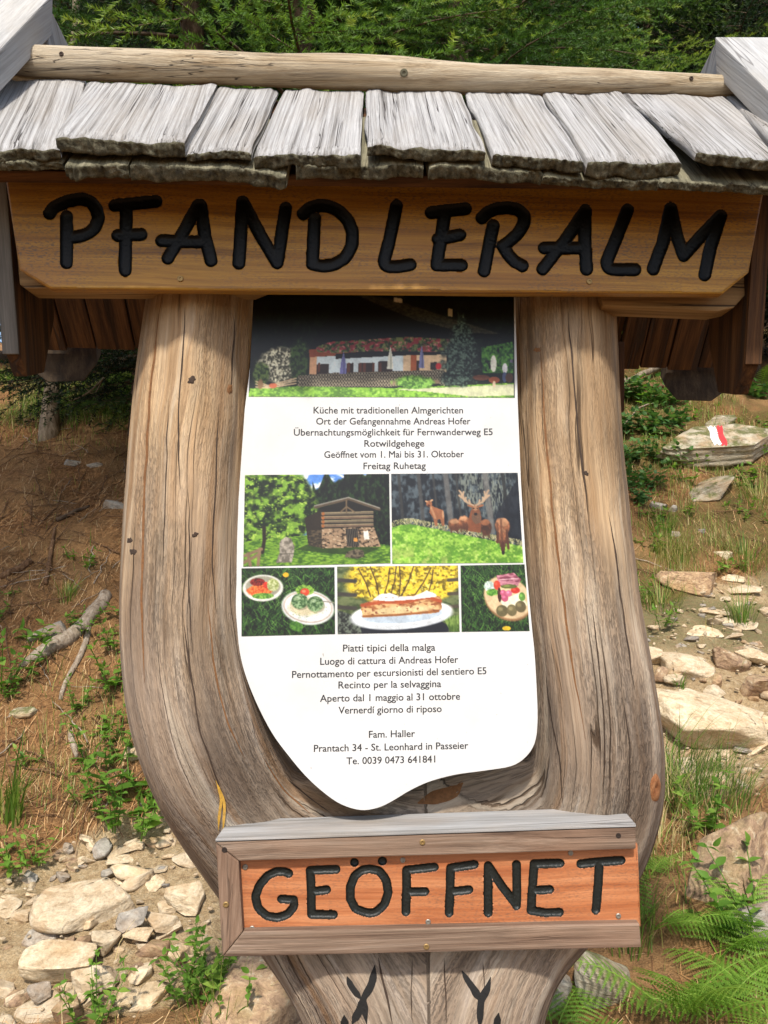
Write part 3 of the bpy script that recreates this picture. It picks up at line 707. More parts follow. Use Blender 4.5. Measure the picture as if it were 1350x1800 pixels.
def smooth_line(P, n):
    P = np.asarray(P, float); s = np.concatenate([[0], np.cumsum(np.linalg.norm(np.diff(P, axis=0), axis=1))]); si = np.linspace(0, s[-1], n)
    r = np.stack([np.interp(si, s, P[:, i]) for i in range(P.shape[1])], -1)
    if len(P) > 2 and n > 8:
        for _ in range(3):
            q = r.copy(); q[1:-1] = (r[:-2] + r[1:-1] + r[2:]) / 3; r = q
    return r
def ribbon(name, bvh, line, w0, mat, parent, off=0.0006, taper=True, wig=1.2, seed=1, across=4, sink=0.0):
    """a strip lying on a surface; line and width as seen in the photograph, laid on the real surface"""
    rg = np.random.default_rng(seed); n = max(6, int(sum(math.dist(a, b) for a, b in zip(line, line[1:])) / 5)); L = smooth_line(line, n)
    q = np.linspace(0, 1, n); L[:, 0] += wig * (vnoise(np.stack([q * n / 7, q * 0 + seed, q * 0], -1), seed) - 0.5) * 2
    T = np.gradient(L, axis=0); T /= np.linalg.norm(T, axis=1)[:, None] + 1e-9; N = np.stack([-T[:, 1], T[:, 0]], -1)
    V, ok, k = [], [], across + 1
    for i in range(n):
        w = w0 * 0.5 * (min(1, 4 * q[i] + .12) * min(1, 4 * (1 - q[i]) + .12) if taper else 1) * (0.75 + 0.5 * vnoise(np.array([i / 3.0, seed, 0.]), seed))
        row = []
        for j in range(k):
            f = j / across * 2 - 1; p, nn = hit(bvh, *(L[i] + N[i] * w * f))
            row.append(None if p is None else p + nn * off + Vector((0, 1, 0)) * 0.0)
        ok.append(all(r is not None for r in row)); V.append([r if r is not None else Vector((0, 0, -9)) for r in row])
    F = []
    for i in range(n - 1):
        if ok[i] and ok[i + 1]:
            for j in range(across): F.append((i * k + j, i * k + j + 1, (i + 1) * k + j + 1, (i + 1) * k + j))
    keep = sorted({v for f in F for v in f}); mp = {v: i for i, v in enumerate(keep)}; fl = [v for r in V for v in r]
    if not F: return None
    return part(name, [fl[v][:] for v in keep], [tuple(mp[v] for v in f) for f in F], mat, parent, smooth=True)
CK = [([(284, 522), (272, 620), (262, 720), (256, 830), (252, 950), (249, 1080), (254, 1200)], 4.0, 'crackcol'), ([(326, 540), (320, 640), (314, 720), (313, 800), (318, 860)], 2.6, 'crackdark'),
      ([(330, 860), (334, 950), (332, 1040), (338, 1150)], 2.2, 'crackdark'), ([(365, 1060), (372, 1140), (384, 1210), (402, 1275), (430, 1335)], 3.0, 'crackcol'), ([(384, 710), (381, 800), (376, 900), (372, 990), (380, 1080)], 2.4, 'crackdark'),
      ([(412, 560), (408, 640), (404, 690)], 2.0, 'crackdark'), ([(322, 1080), (334, 1180), (352, 1290), (378, 1360), (400, 1430)], 2.8, 'crackdark'), ([(296, 700), (293, 800), (290, 900), (286, 1010)], 1.8, 'crackdark'),
      ([(998, 548), (1004, 620), (1010, 700), (1020, 790), (1028, 850), (1034, 905)], 3.0, 'crackdark'), ([(950, 610), (957, 720), (962, 800), (972, 900), (984, 1000), (996, 1100), (1012, 1200), (1030, 1300)], 3.6, 'crackcol'),
      ([(1070, 900), (1082, 980), (1092, 1060), (1104, 1140), (1116, 1220)], 2.6, 'crackdark'), ([(1040, 1060), (1050, 1150), (1060, 1240), (1064, 1340), (1058, 1420)], 2.4, 'crackdark'), ([(1096, 1230), (1108, 1320), (1106, 1410), (1098, 1440)], 2.4, 'crackdark'),
      ([(960, 1180), (968, 1260), (985, 1340), (990, 1420)], 2.0, 'crackdark'), ([(664, 1683), (672, 1720), (682, 1760), (690, 1800)], 4.0, 'crackdark'), ([(781, 1684), (783, 1740), (784, 1800)], 2.4, 'crackdark'), ([(724, 1684), (722, 1740), (726, 1800)], 1.8, 'crackdark'), ([(850, 1690), (852, 1740)], 2.0, 'crackdark'),
      ([(505, 1370), (540, 1400), (580, 1428)], 2.0, 'crackdark'), ([(740, 1412), (770, 1402), (800, 1384), (812, 1372)], 3.2, 'crackcol'), ([(460, 1330), (500, 1390), (545, 1430)], 2.6, 'crackcol')]
for i, (ln, w, mt) in enumerate(CK): ribbon('crack', TB, ln, w, M[mt], trunk, seed=i + 1)
# burnt-in antler marks under the lower sign
for i, ln in enumerate([[(620, 1800), (632, 1775), (636, 1752)], [(611, 1716), (618, 1735), (636, 1756)], [(659, 1696), (655, 1720), (648, 1740), (636, 1756), (640, 1775), (644, 1800)], [(605, 1784), (606, 1800), (606, 1830)],
                        [(813, 1706), (822, 1722), (836, 1740), (845, 1760)], [(864, 1717), (858, 1738), (846, 1756), (843, 1780), (843, 1810)], [(877, 1780), (874, 1796), (872, 1830)]]):
    ribbon('carved_mark', TB, ln, 12.5, M['char'], trunk, off=0.0008, seed=i + 40, wig=1.5, across=6)
# knots, resin, chips
def knot(x, y, rx, ry, mat, name='knot', rot=0.0, off=0.001, bulge=0.0003):
    V, F = [], []; n = 24
    for k in range(4):
        for i in range(n):
            a = i / n * 2 * math.pi; r = k / 3 * (1 + (0.28 if rx < 8.5 else 0.05) * math.sin(2 * a + x) + (0.16 if rx < 8.5 else 0.04) * math.sin(5 * a + y))
            ex, ey = rx * r * math.cos(a), ry * r * math.sin(a); p, nn = hit(TB, x + ex * math.cos(rot) - ey * math.sin(rot), y + ex * math.sin(rot) + ey * math.cos(rot))
            if p is None: return
            V.append(p + nn * (off * 0.7 + bulge * (k in (1, 2)) - 0.3 * bulge * (k == 0) - 0.0008 * (k == 3)))
    for k in range(3):
        for i in range(n): F.append((k * n + i, k * n + (i + 1) % n, (k + 1) * n + (i + 1) % n, (k + 1) * n + i))
    V = np.array([v[:] for v in V])
    return part(name, V, F, mat, trunk, {'g': gvec(V, (0, 0, 1), (0, 1, 0), roff())}, True)
M['knotwood'] = wood('fresh_knot_wood', [(0.3, (0.16, 0.05, 0.018)), (0.5, (0.36, 0.15, 0.06)), (0.7, (0.47, 0.24, 0.11))], along=40, across=70, fine=0.5, bstr=0.8)
o = knot(1152, 1385, 9, 26, M['knotwood'], bulge=0.002); 
knot(337, 668, 8, 6, M['crackdark']); knot(404, 684, 4, 11, M['crackcol']); knot(343, 940, 6, 4, M['crackdark']); knot(1030, 832, 5, 4, M['crackdark']); knot(944, 615, 5, 5, M['crackcol']); knot(228, 950, 4, 6, M['crackdark']); knot(234, 970, 5, 7, M['crackdark'])
ribbon('resin_drip', TB, [(379, 1370), (384, 1385), (388, 1400), (386, 1425), (385, 1458)], 5, M['resin'], trunk, off=0.003, seed=70, wig=1)
ribbon('resin_drip', TB, [(383, 1378), (390, 1398), (394, 1410), (393, 1440), (392, 1460)], 4.5, M['resin'], trunk, off=0.003, seed=71, wig=1)
ribbon('bark_patch', TB, [(735, 1412), (765, 1402), (795, 1394), (812, 1376)], 20, M['crackcol'], trunk, off=0.0006, seed=73, wig=2, across=6)

# ---- beam behind the name board, roof underside, gable boards
BK = (0, 0.05, 0)
prism('beam', [U(x, y, 1.37) for x, y in ((28, 440), (1322, 455), (1313, 515), (1290, 541), (1262, 547), (1060, 539), (1052, 508), (470, 498), (440, 510), (45, 507), (34, 500))], (0, 0.055, 0), M['beam'], stand, (1, 0.06, 0), 0.003)
# rear roof boards seen from below
EJ = [(60, 118, 616), (118, 170, 612), (170, 238, 614), (238, 330, 612), (330, 470, 615), (470, 620, 616), (620, 760, 622), (760, 930, 628), (930, 1085, 632), (1085, 1125, 648), (1125, 1172, 646), (1172, 1225, 650), (1225, 1290, 646)]
RIDGE_Y, RIDGE_Z0, RIDGE_Z1 = 1.50, 2.425, 2.375
for i, (x0, x1, yb) in enumerate(EJ):
    a0, a1 = U(x0 + 1.2, yb, 1.87), U(x1 - 1.2, yb + 1, 1.87)
    def top(p): f = (p.x + 0.65) / 1.3; return Vector((p.x * 1.0, RIDGE_Y + 0.03 + YAW * p.x, RIDGE_Z0 + (RIDGE_Z1 - RIDGE_Z0) * f - 0.03))
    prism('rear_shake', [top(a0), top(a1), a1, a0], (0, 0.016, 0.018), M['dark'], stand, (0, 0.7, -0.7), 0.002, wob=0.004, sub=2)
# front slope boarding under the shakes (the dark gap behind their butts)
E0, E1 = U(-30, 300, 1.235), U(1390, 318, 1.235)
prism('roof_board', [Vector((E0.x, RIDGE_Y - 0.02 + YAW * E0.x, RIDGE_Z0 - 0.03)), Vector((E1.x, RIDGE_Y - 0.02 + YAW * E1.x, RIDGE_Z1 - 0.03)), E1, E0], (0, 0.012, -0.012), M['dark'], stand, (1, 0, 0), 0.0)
# hanging gable boards at both ends
def gable(front, back, dx, mat):
    pts = front + back
    prism('gable_board', pts, (dx, 0, 0), mat, stand, (0.0, 0.2, -1), 0.0025)
def yz(x_const, y_px, Y): d = ray(CX, y_px); return Vector((x_const, Y, HC + d.z * Y / d.y))
xl = U(35, 623, 1.36, 0, 0).x
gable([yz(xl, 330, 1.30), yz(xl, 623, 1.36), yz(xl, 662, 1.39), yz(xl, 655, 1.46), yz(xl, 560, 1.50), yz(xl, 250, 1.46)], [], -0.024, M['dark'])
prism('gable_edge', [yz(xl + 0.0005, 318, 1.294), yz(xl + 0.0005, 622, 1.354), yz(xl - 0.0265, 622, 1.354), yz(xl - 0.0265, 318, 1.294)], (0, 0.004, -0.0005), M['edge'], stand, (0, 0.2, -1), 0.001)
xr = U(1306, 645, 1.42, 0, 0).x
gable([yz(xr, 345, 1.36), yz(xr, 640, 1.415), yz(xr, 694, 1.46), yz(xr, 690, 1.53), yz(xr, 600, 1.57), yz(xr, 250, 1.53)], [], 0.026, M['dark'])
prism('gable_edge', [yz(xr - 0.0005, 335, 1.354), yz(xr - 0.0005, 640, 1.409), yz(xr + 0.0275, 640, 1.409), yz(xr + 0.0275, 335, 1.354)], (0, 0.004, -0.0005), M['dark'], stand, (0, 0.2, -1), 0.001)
# ends of the rear barge boards hanging below the roof
prism('rear_barge_end', [U(88, 560, 1.90), U(170, 560, 1.90), U(170, 640, 1.90), U(148, 670, 1.90), U(84, 672, 1.90), U(62, 655, 1.90), U(66, 560, 1.90)], (0, 0.03, 0.03), M['hex'], stand, (0, 0.4, -1), 0.003)
prism('rear_barge_end', [U(1176, 600, 1.90), U(1256, 600, 1.90), U(1272, 690, 1.90), U(1250, 706, 1.90), U(1190, 704, 1.90), U(1168, 678, 1.90)], (0, 0.03, 0.03), M['hex'], stand, (0, 0.4, -1), 0.003)
prism('rear_post', [U(1082, 600, 1.78), U(1098, 600, 1.78), U(1098, 722, 1.78), U(1082, 722, 1.78)], (0, 0.03, 0), M['dark'], stand, (0, 0, 1), 0.002)

# ---- shakes: ragged split boards, two courses
def shake(TL, TRt, BR, BL, th, seed, mat='shake', name='shake', ragged=0.0035, curl=0.004, edge=0.003):
    rg = np.random.default_rng(seed); ns, nt = 64, 22
    TL, TRt, BR, BL = [np.array(p[:]) for p in (TL, TRt, BR, BL)]
    s = np.linspace(0, 1, ns); q = np.linspace(0, 1, nt); S, Q = np.meshgrid(s, q, indexing='ij')
    P = (TL * (1 - S)[..., None] + TRt * S[..., None]) * (1 - Q)[..., None] + (BL * (1 - S)[..., None] + BR * S[..., None]) * Q[..., None]
    dn = (BL + BR - TL - TRt) / 2; Ld = np.linalg.norm(dn); dn /= Ld; ac = BR - BL; Wd = np.linalg.norm(ac); ac /= Wd
    nr = np.cross(ac, dn); nr *= 1 if nr[2] > 0 else -1; nr /= np.linalg.norm(nr)
    z = np.zeros_like(S)
    rag = (vnoise(np.stack([S * Wd * 55, z, z + seed], -1), seed) - 0.5) * 2 * ragged + (vnoise(np.stack([S * Wd * 14, z, z + seed], -1), seed + 1) - 0.5) * 1.5 * ragged
    P = P + dn * (rag * Q ** 3)[..., None] + dn * ((vnoise(np.stack([S * Wd * 260, z, z + seed], -1), seed + 11) - 0.5) * 0.005 * Q ** 6)[..., None]
    ev = (vnoise(np.stack([Q * Ld * 12, z + seed, z], -1), seed + 2) - 0.5) * 2 * edge * np.where(S < .5, 1, 1); w = np.abs(S - 0.5) * 2
    P = P + ac * (ev * w ** 6)[..., None]
    ridge = (vnoise(np.stack([S * Wd * 150, Q * Ld * 2.5, z + seed], -1), seed + 3) - 0.5) * 0.0022 + (vnoise(np.stack([S * Wd * 40, Q * Ld * 1.2, z + seed], -1), seed + 4) - 0.5) * 0.0045
    cup = curl * (rg.uniform(-1, 1) * (w ** 2) + rg.uniform(-.5, 1) * Q ** 2)
    top = P + nr * (ridge + cup - 0.003 * np.clip(Q * 12 - 11, 0, 1) - 0.0025 * np.clip(w * 14 - 13, 0, 1))[..., None]
    thk = th * (0.55 + 0.45 * Q) * (1 + 0.25 * (vnoise(np.stack([S * 6, Q * 3, z], -1), seed + 6) - 0.5))
    bot = P + nr * (cup - thk)[..., None] + dn * ((vnoise(np.stack([S * Wd * 60, z + 3, z], -1), seed + 7) - 0.5) * 2 * ragged * Q ** 3)[..., None]
    # butt end with its own rows so that it is broken and fibrous
    nb = 5; rows = []
    for j in range(1, nb):
        f = j / nb; e = top[:, -1] * (1 - f) + bot[:, -1] * f
        e = e + dn * ((vnoise(np.stack([s * Wd * 120, s * 0 + j * 1.7, s * 0 + seed], -1), seed + 8) - 0.4) * 0.0025 + (vnoise(np.stack([s * Wd * 300, s * 0 + j * 3.1, s * 0 + seed], -1), seed + 12) - 0.5) * 0.005)[:, None]; rows.append(e)
    V = np.concatenate([top.reshape(-1, 3), bot.reshape(-1, 3)] + [r for r in rows]); n = ns * nt
    i_ = np.arange(n).reshape(ns, nt); F, mi = [], []
    def quad(a, b, c, d, m): F.append((a, b, c, d)); mi.append(m)
    for a in range(ns - 1):
        for b in range(nt - 1):
            quad(i_[a, b], i_[a + 1, b], i_[a + 1, b + 1], i_[a, b + 1], 0); quad(n + i_[a, b], n + i_[a, b + 1], n + i_[a + 1, b + 1], n + i_[a + 1, b], 0)
    for b in range(nt - 1):
        for a in (0, ns - 1): quad(i_[a, b], i_[a, b + 1], n + i_[a, b + 1], n + i_[a, b], 0)
    lv = [i_[:, -1]] + [2 * n + j * ns + np.arange(ns) for j in range(nb - 1)] + [n + i_[:, -1]]
    for j in range(nb):
        for a in range(ns - 1): quad(lv[j][a], lv[j][a + 1], lv[j + 1][a + 1], lv[j + 1][a], 1)
    return part(name, V, np.array(F), [M[mat], M['butt']], stand, {'g': gvec(V, dn, ac, roff())}, True, mi)
YT, YB = 1.475, 1.184                          # depth of the shakes under the log and at their butts
SH = [  # top-left, top-right, bottom-right, bottom-left, butt px, lift
    ((-75, 138), (150, 142), (104, 262), (-160, 268), 20, 0), ((155, 146), (382, 152), (326, 251), (99, 240), 23, 0.006),
    ((386, 152), (491, 156), (441, 263), (326, 265), 14, 0), ((496, 156), (637, 160), (633, 265), (445, 267), 22, 0.002),
    ((642, 160), (809, 163), (853, 267), (645, 257), 19, 0.003), ((817, 163), (951, 166), (1028, 287), (868, 274), 20, 0.0),
    ((954, 166), (1089, 162), (1202, 285), (1035, 281), 27, 0.006), ((1094, 164), (1278, 170), (1395, 286), (1226, 264), 20, 0.012), ((1278, 168), (1420, 176), (1540, 300), (1372, 250), 20, 0.0)]
for i, (a, b, c, d, th, lift) in enumerate(SH):
    yt = YT - lift * 0.3; yb = YB - lift
    shake(U(*a, yt), U(*b, yt), U(*c, yb), U(*d, yb), th * 0.92 / 1000, 100 + i)
UN = [((-60, 284), (108, 284), 18), ((112, 290), (222, 290), 24), ((230, 287), (506, 301), 25), ((522, 287), (746, 290), 24), ((754, 290), (954, 303), 24), ((958, 308), (1162, 318), 18), ((1158, 315), (1420, 332), 18)]
for i, (a, b, th) in enumerate(UN):
    yb = 1.192 + 0.004 * (i % 2)
    def up(p, dy=0.17): return Vector((p.x * 0.995, p.y + dy, p.z + dy * 0.98))
    A_, B_ = U(a[0], a[1], yb), U(b[0], b[1], yb)
    shake(up(A_), up(B_), B_, A_, th * 0.9 / 1000, 200 + i, 'under', 'under_shake', 0.004, 0.004)

# ---- ridge log and barge planks over the gables
def log_part(name, pts, rad, mat, k=26, flat=0.0):
    P = np.array([p[:] for p in pts]); V, F = tube_mesh(P, rad, k)
    c = np.repeat(P, k, axis=0); r = V - c
    V = V + r * (fbm(np.stack([V[:, 0] * 5, V[:, 1] * 22, V[:, 2] * 22], -1), 9, 3)[:, None] - 0.5) * 0.36
    return part(name, V, F, mat, stand, {'g': gvec(V, (1, 0, 0), (0, 1, 0), roff())}, True)
LG = [(18, 112, 23), (34, 111, 27), (60, 111, 29), (180, 115, 29), (320, 119, 29), (480, 124, 28), (640, 129, 28.5), (700, 132, 29), (820, 139, 26), (960, 142, 24), (1080, 145, 21), (1200, 149, 20), (1300, 152, 18), (1340, 153, 15)]
lx = np.interp(np.linspace(0, 1, 60), np.linspace(0, 1, len(LG)), [l[0] for l in LG]); ly = np.interp(np.linspace(0, 1, 60), np.linspace(0, 1, len(LG)), [l[1] for l in LG]); lr = np.interp(np.linspace(0, 1, 60), np.linspace(0, 1, len(LG)), [l[2] for l in LG])
lpts = [U(x, y, 1.475) for x, y in zip(lx, ly)]
rlog = log_part('ridge_log', lpts, [r * p.y / FPX for r, p in zip(lr, lpts)], M['log'])
def disc_on(name, c, n, r, mat, parent, th=0.0015, k=16, slot=False):
    n = Vector(n).normalized(); a = n.orthogonal().normalized(); b = n.cross(a); V, F = [], []
    for rr, hh in ((r, -0.001), (r, th * 0.6), (r * 0.82, th), (r * 0.45, th), (r * 0.38, th * 0.2), (0.0001, th * 0.15)):
        for i in range(k): V.append((Vector(c) + n * hh + (a * math.cos(i / k * 6.2832) + b * math.sin(i / k * 6.2832)) * rr)[:])
    for j in range(5):
        for i in range(k): F.append((j * k + i, j * k + (i + 1) % k, (j + 1) * k + (i + 1) % k, (j + 1) * k + i))
    return part(name, V, F, mat, parent, smooth=False)
rb = BVHTree.FromPolygons([Vector(v.co) + stand.location for v in rlog.data.vertices], [tuple(p.vertices) for p in rlog.data.polygons])
for x, y, r in ((710, 128, 0.007), (1215, 138, 0.004), (108, 95, 0.004)):
    p, nn = hit(rb, x, y)
    if p is not None: disc_on('knot', p + nn * 0.0005, nn, r, M['butt'] if r > .005 else M['crackdark'], rlog)
def barge(ridge_px, ridge_y, x_in, out, slope_pts):
    """a plank lying along the gable edge: inner face polygon, pushed outward"""
    prism('barge_plank', slope_pts, (out, 0, 0), M['plank'], stand, (0, -0.7, -0.7), 0.003, wob=0.003)
xi = U(92, 40, 1.50, 0, 0).x
barge(None, None, xi, -0.15, [yz(xi, -12, 1.50), yz(xi, 62, 1.50), yz(xi, 262, 1.15), yz(xi, 195, 1.13)])
prism('barge_plank', [yz(xi - 0.012, 12, 1.515), yz(xi - 0.012, 88, 1.515), yz(xi - 0.012, 330, 1.93), yz(xi - 0.012, 270, 1.95)], (-0.13, 0, 0), M['plank'], stand, (0, 0.7, -0.7), 0.003)
xo = U(1258, 90, 1.53, 0, 0).x
barge(None, None, xo, 0.15, [yz(xo, 64, 1.53), yz(xo, 132, 1.53), yz(xo, 310, 1.20), yz(xo, 245, 1.18)])
prism('barge_plank', [yz(xo + 0.010, 68, 1.545), yz(xo + 0.010, 130, 1.545), yz(xo + 0.010, 350, 1.93), yz(xo + 0.010, 300, 1.95)], (0.13, 0, 0), M['plank'], stand, (0, 0.7, -0.7), 0.003)

# ------------------------------------------------------------------ boards with routed lettering
def seg_dist(X, Y, lines):
    """distance to the strokes and the nearest spot on them"""
    D = np.full(X.shape, 1e9); NX = np.zeros(X.shape); NY = np.zeros(X.shape)
    for L in lines:
        L = smooth_line(L, max(3, len(L) * 8)) if len(L) > 3 else np.asarray(L, float)
        for (x1, y1), (x2, y2) in zip(L[:-1], L[1:]):
            dx, dy = x2 - x1, y2 - y1; l2 = dx * dx + dy * dy + 1e-9
            q = np.clip(((X - x1) * dx + (Y - y1) * dy) / l2, 0, 1); cx, cy = x1 + q * dx, y1 + q * dy
            d = np.hypot(X - cx, Y - cy); m = d < D; D = np.where(m, d, D); NX = np.where(m, cx, NX); NY = np.where(m, cy, NY)
    return D, NX, NY
def routed_board(name, parent, outline, plane, letters, hw, depth, mats, bmat, thick, cell, grain=(1, 0.06, 0), jit=1.0):
    """front face as a fine grid with grooves; each letter's painted groove is a child of the board.  All in spots of the board's plane."""
    ox = [p[0] for p in outline]; oy = [p[1] for p in outline]
    xs = np.arange(min(ox), max(ox) + cell, cell); ys = np.arange(min(oy), max(oy) + cell, cell)
    Xg, Yg = np.meshgrid(xs, ys, indexing='ij'); alls = [l for L in letters for l in L]
    D, _, _ = seg_dist(Xg, Yg, alls)
    wb = hw * (1 + 0.07 * jit * (n2(Xg * 0.11, Yg * 0.11, 61, 2) - 0.5) * 2)
    near = np.abs(D - wb) < cell * 0.72; fs = np.where(near & (D > 1e-6), wb / np.maximum(D, 1e-6), 1.0)
    _, QX, QY = seg_dist(Xg, Yg, alls); dep = np.where((D < wb) & ~near, depth * np.clip(1 - (D / wb) ** 4, 0, 1) + 0.0022, 0.0)
    Xg, Yg = QX + (Xg - QX) * fs, QY + (Yg - QY) * fs
    d0 = np.array([ray(x, y)[:] for x, y in zip(Xg.ravel(), Yg.ravel())]); tt = plane / (d0[:, 1] - YAW * d0[:, 0])
    P = d0 * tt[:, None] + np.array([0, 0, HC])
    # keep the cells inside the outline; border points slide onto the outline
    ctr = (sum(ox) / len(ox), sum(oy) / len(oy)); sh_ = [(ctr[0] + (x - ctr[0]) * (1 - 5.0 / (max(ox) - min(ox))), ctr[1] + (y - ctr[1]) * (1 - 5.0 / (max(oy) - min(oy)))) for x, y in outline]
    inside = inpoly(Xg.ravel(), Yg.ravel(), sh_).reshape(Xg.shape)
    wav = (n2(Xg * 0.006, Yg * 0.09, 31, 3) - 0.5) * 0.0006
    P = P + np.array([0, 1.0, 0]) * (dep + wav).ravel()[:, None]
    nx, ny = Xg.shape; ix = np.arange(nx * ny).reshape(nx, ny)
    c = inside[:-1, :-1] & inside[1:, :-1] & inside[1:, 1:] & inside[:-1, 1:]
    F = np.stack([ix[:-1, :-1], ix[1:, :-1], ix[1:, 1:], ix[:-1, 1:]], -1)[c]
    used = np.unique(F); mp = np.full(nx * ny, -1); mp[used] = np.arange(len(used)); V = P[used]; F = mp[F]
    off = roff(); nF = len(V)
    # rim of the board: a flat border just under the routed grid, and the edge walls behind it
    cx0, cy0 = sum(ox) / len(ox), sum(oy) / len(oy); n = len(outline)
    inn = []
    for i in range(n):                      # inset outline
        p0, p1, p2 = [np.array(outline[(i + k) % n], float) for k in (-1, 0, 1)]
        e1 = (p1 - p0) / np.linalg.norm(p1 - p0); e2 = (p2 - p1) / np.linalg.norm(p2 - p1); n1 = np.array([-e1[1], e1[0]]); n2_ = np.array([-e2[1], e2[0]])
        b_ = n1 + n2_; b_ /= np.linalg.norm(b_); inn.append(p1 + b_ * thick / max(0.35, b_ @ n1))
    o_f = [U(x, y, plane + 0.0007) for x, y in outline]; i_f = [U(x, y, plane + 0.0006) for x, y in inn]; o_m = [p + Vector((0, 0.0016, 0)) for p in o_f]; o_b = [p + Vector((0, 0.011, 0)) for p in o_f]
    def inw(p, q, k): return p + (q - p).normalized() * k
    o_f = [inw(p, q, 0.0014) for p, q in zip(o_f, i_f)]
    RV = np.array([v[:] for v in i_f + o_f + o_m + o_b]); RF = [(r * n + i, r * n + (i + 1) % n, (r + 1) * n + (i + 1) % n, (r + 1) * n + i) for r in range(3) for i in range(n)]
    V = np.concatenate([V, RV]); F = np.concatenate([F, np.array(RF) + nF])
    face = part(name + '_face', V, F, bmat, parent, {'g': gvec(V, grain, (0, 0, 1), off)}, True)
    for L in letters:
        b = 6; lx_ = [p[0] for l in L for p in l]; ly_ = [p[1] for l in L for p in l]
        x2 = np.arange(min(lx_) - hw - b, max(lx_) + hw + b, cell); y2 = np.arange(min(ly_) - hw - b, max(ly_) + hw + b, cell)
        X2, Y2 = np.meshgrid(x2, y2, indexing='ij'); wob = hw * (1 + 0.07 * jit * (n2(X2 * 0.11, Y2 * 0.11, 61, 2) - 0.5) * 2)
        d, qx, qy = seg_dist(X2, Y2, L); k = d < wob + cell * 0.75
        c = k[:-1, :-1] & k[1:, :-1] & k[1:, 1:] & k[:-1, 1:]
        over = d > wob; f = np.where(over, wob / np.maximum(d, 1e-6), 1.0)
        X3 = np.where(over, qx + (X2 - qx) * f, X2); Y3 = np.where(over, qy + (Y2 - qy) * f, Y2); d3 = np.minimum(d, wob)
        dd = depth * np.clip(1 - (d3 / wob) ** 4, 0, 1) - 0.0003 + 0.0007 * (n2(X2 * 0.35, Y2 * 0.35, 8, 2) - 0.5) * (d3 < wob * 0.93)
        r0 = np.array([ray(x, y)[:] for x, y in zip(X3.ravel(), Y3.ravel())]); t0 = plane / (r0[:, 1] - YAW * r0[:, 0]); P3 = r0 * t0[:, None] + np.array([0, 0, HC]) + np.array([0, 1.0, 0]) * dd.ravel()[:, None]
        i2 = np.arange(X2.size).reshape(X2.shape); F2 = np.stack([i2[:-1, :-1], i2[1:, :-1], i2[1:, 1:], i2[:-1, 1:]], -1)[c]
        us = np.unique(F2); m2 = np.full(X2.size, -1); m2[us] = np.arange(len(us))
        part('letter', P3[us], m2[F2], mats, parent, smooth=True)
    return face

name_board = thing('name_board', U(675, 515, 1.33), 'long orange brown board under the roof with black carved letters PFANDLERALM', 'sign')
NB = [(8, 300), (1346, 322), (1341, 345), (1316, 479), (1271, 516), (88, 507.5), (34, 474), (10, 318)]
def shrink(poly, d):
    cx = sum(p[0] for p in poly) / len(poly); cy = sum(p[1] for p in poly) / len(poly)
    return [(p[0] - math.copysign(d, p[0] - cx), p[1] - math.copysign(d, p[1] - cy)) for p in poly]
prism('board', [U(x, y, 1.3245) for x, y in NB], (0, 0.024, 0), M['name'], name_board, (1, 0.06, 0), 0.002)
PF = [[[(117, 381), (117, 462)], [(87, 375), (93, 366), (107, 358), (120, 353), (133, 351), (147, 350), (160, 355), (170, 368), (173, 385), (167, 400), (157, 409), (145, 414), (128, 417)]],
      [[(202, 361), (274, 354)], [(222, 363), (220, 475)], [(207, 414), (248, 412)]],
      [[(348, 361), (322, 408), (295, 454)], [(353, 361), (360, 415), (371, 458)], [(284, 423), (320, 425), (362, 425)]],
      [[(427, 355), (424, 400), (420, 463)], [(427, 355), (457, 412), (487, 462)], [(502, 366), (494, 420), (487, 461)]],
      [[(553, 384), (549, 463)], [(533, 376), (543, 366), (558, 361), (577, 362), (595, 370), (611, 386), (620, 408), (619, 431), (607, 453), (588, 465), (568, 468), (549, 464)]],
      [[(697, 362), (685, 420), (676, 455), (675, 464), (682, 469), (700, 469), (721, 465)]],
      [[(758, 374), (818, 367)], [(782, 376), (768, 464)], [(770, 420), (808, 413)], [(768, 466), (811, 466)]],
      [[(867, 396), (858, 440), (851, 476)], [(847, 383), (857, 373), (872, 367), (892, 365), (910, 368), (922, 378), (921, 394), (910, 411), (895, 424), (884, 432)], [(884, 432), (893, 447), (905, 460), (918, 467)]],
      [[(1029, 370), (992, 424), (954, 473)], [(1029, 370), (1028, 420), (1031, 473)], [(957, 436), (1017, 436)]],
      [[(1103, 369), (1083, 420), (1066, 461), (1068, 471), (1078, 474), (1116, 474)]],
      [[(1179, 366), (1166, 425), (1148, 473)], [(1179, 366), (1190, 415), (1202, 449)], [(1202, 449), (1235, 412), (1267, 379)], [(1267, 379), (1249, 435), (1239, 483)]]]
routed_board('board', name_board, NB, 1.315, PF, 11.6, 0.0045, M['black'], M['name'], 14, 1.5)
for x, y in ((317, 490), (1036, 495)):
    s = disc_on('screw', U(x, y, 1.3145), (0, -1, 0), 0.0048, M['brass'], name_board)

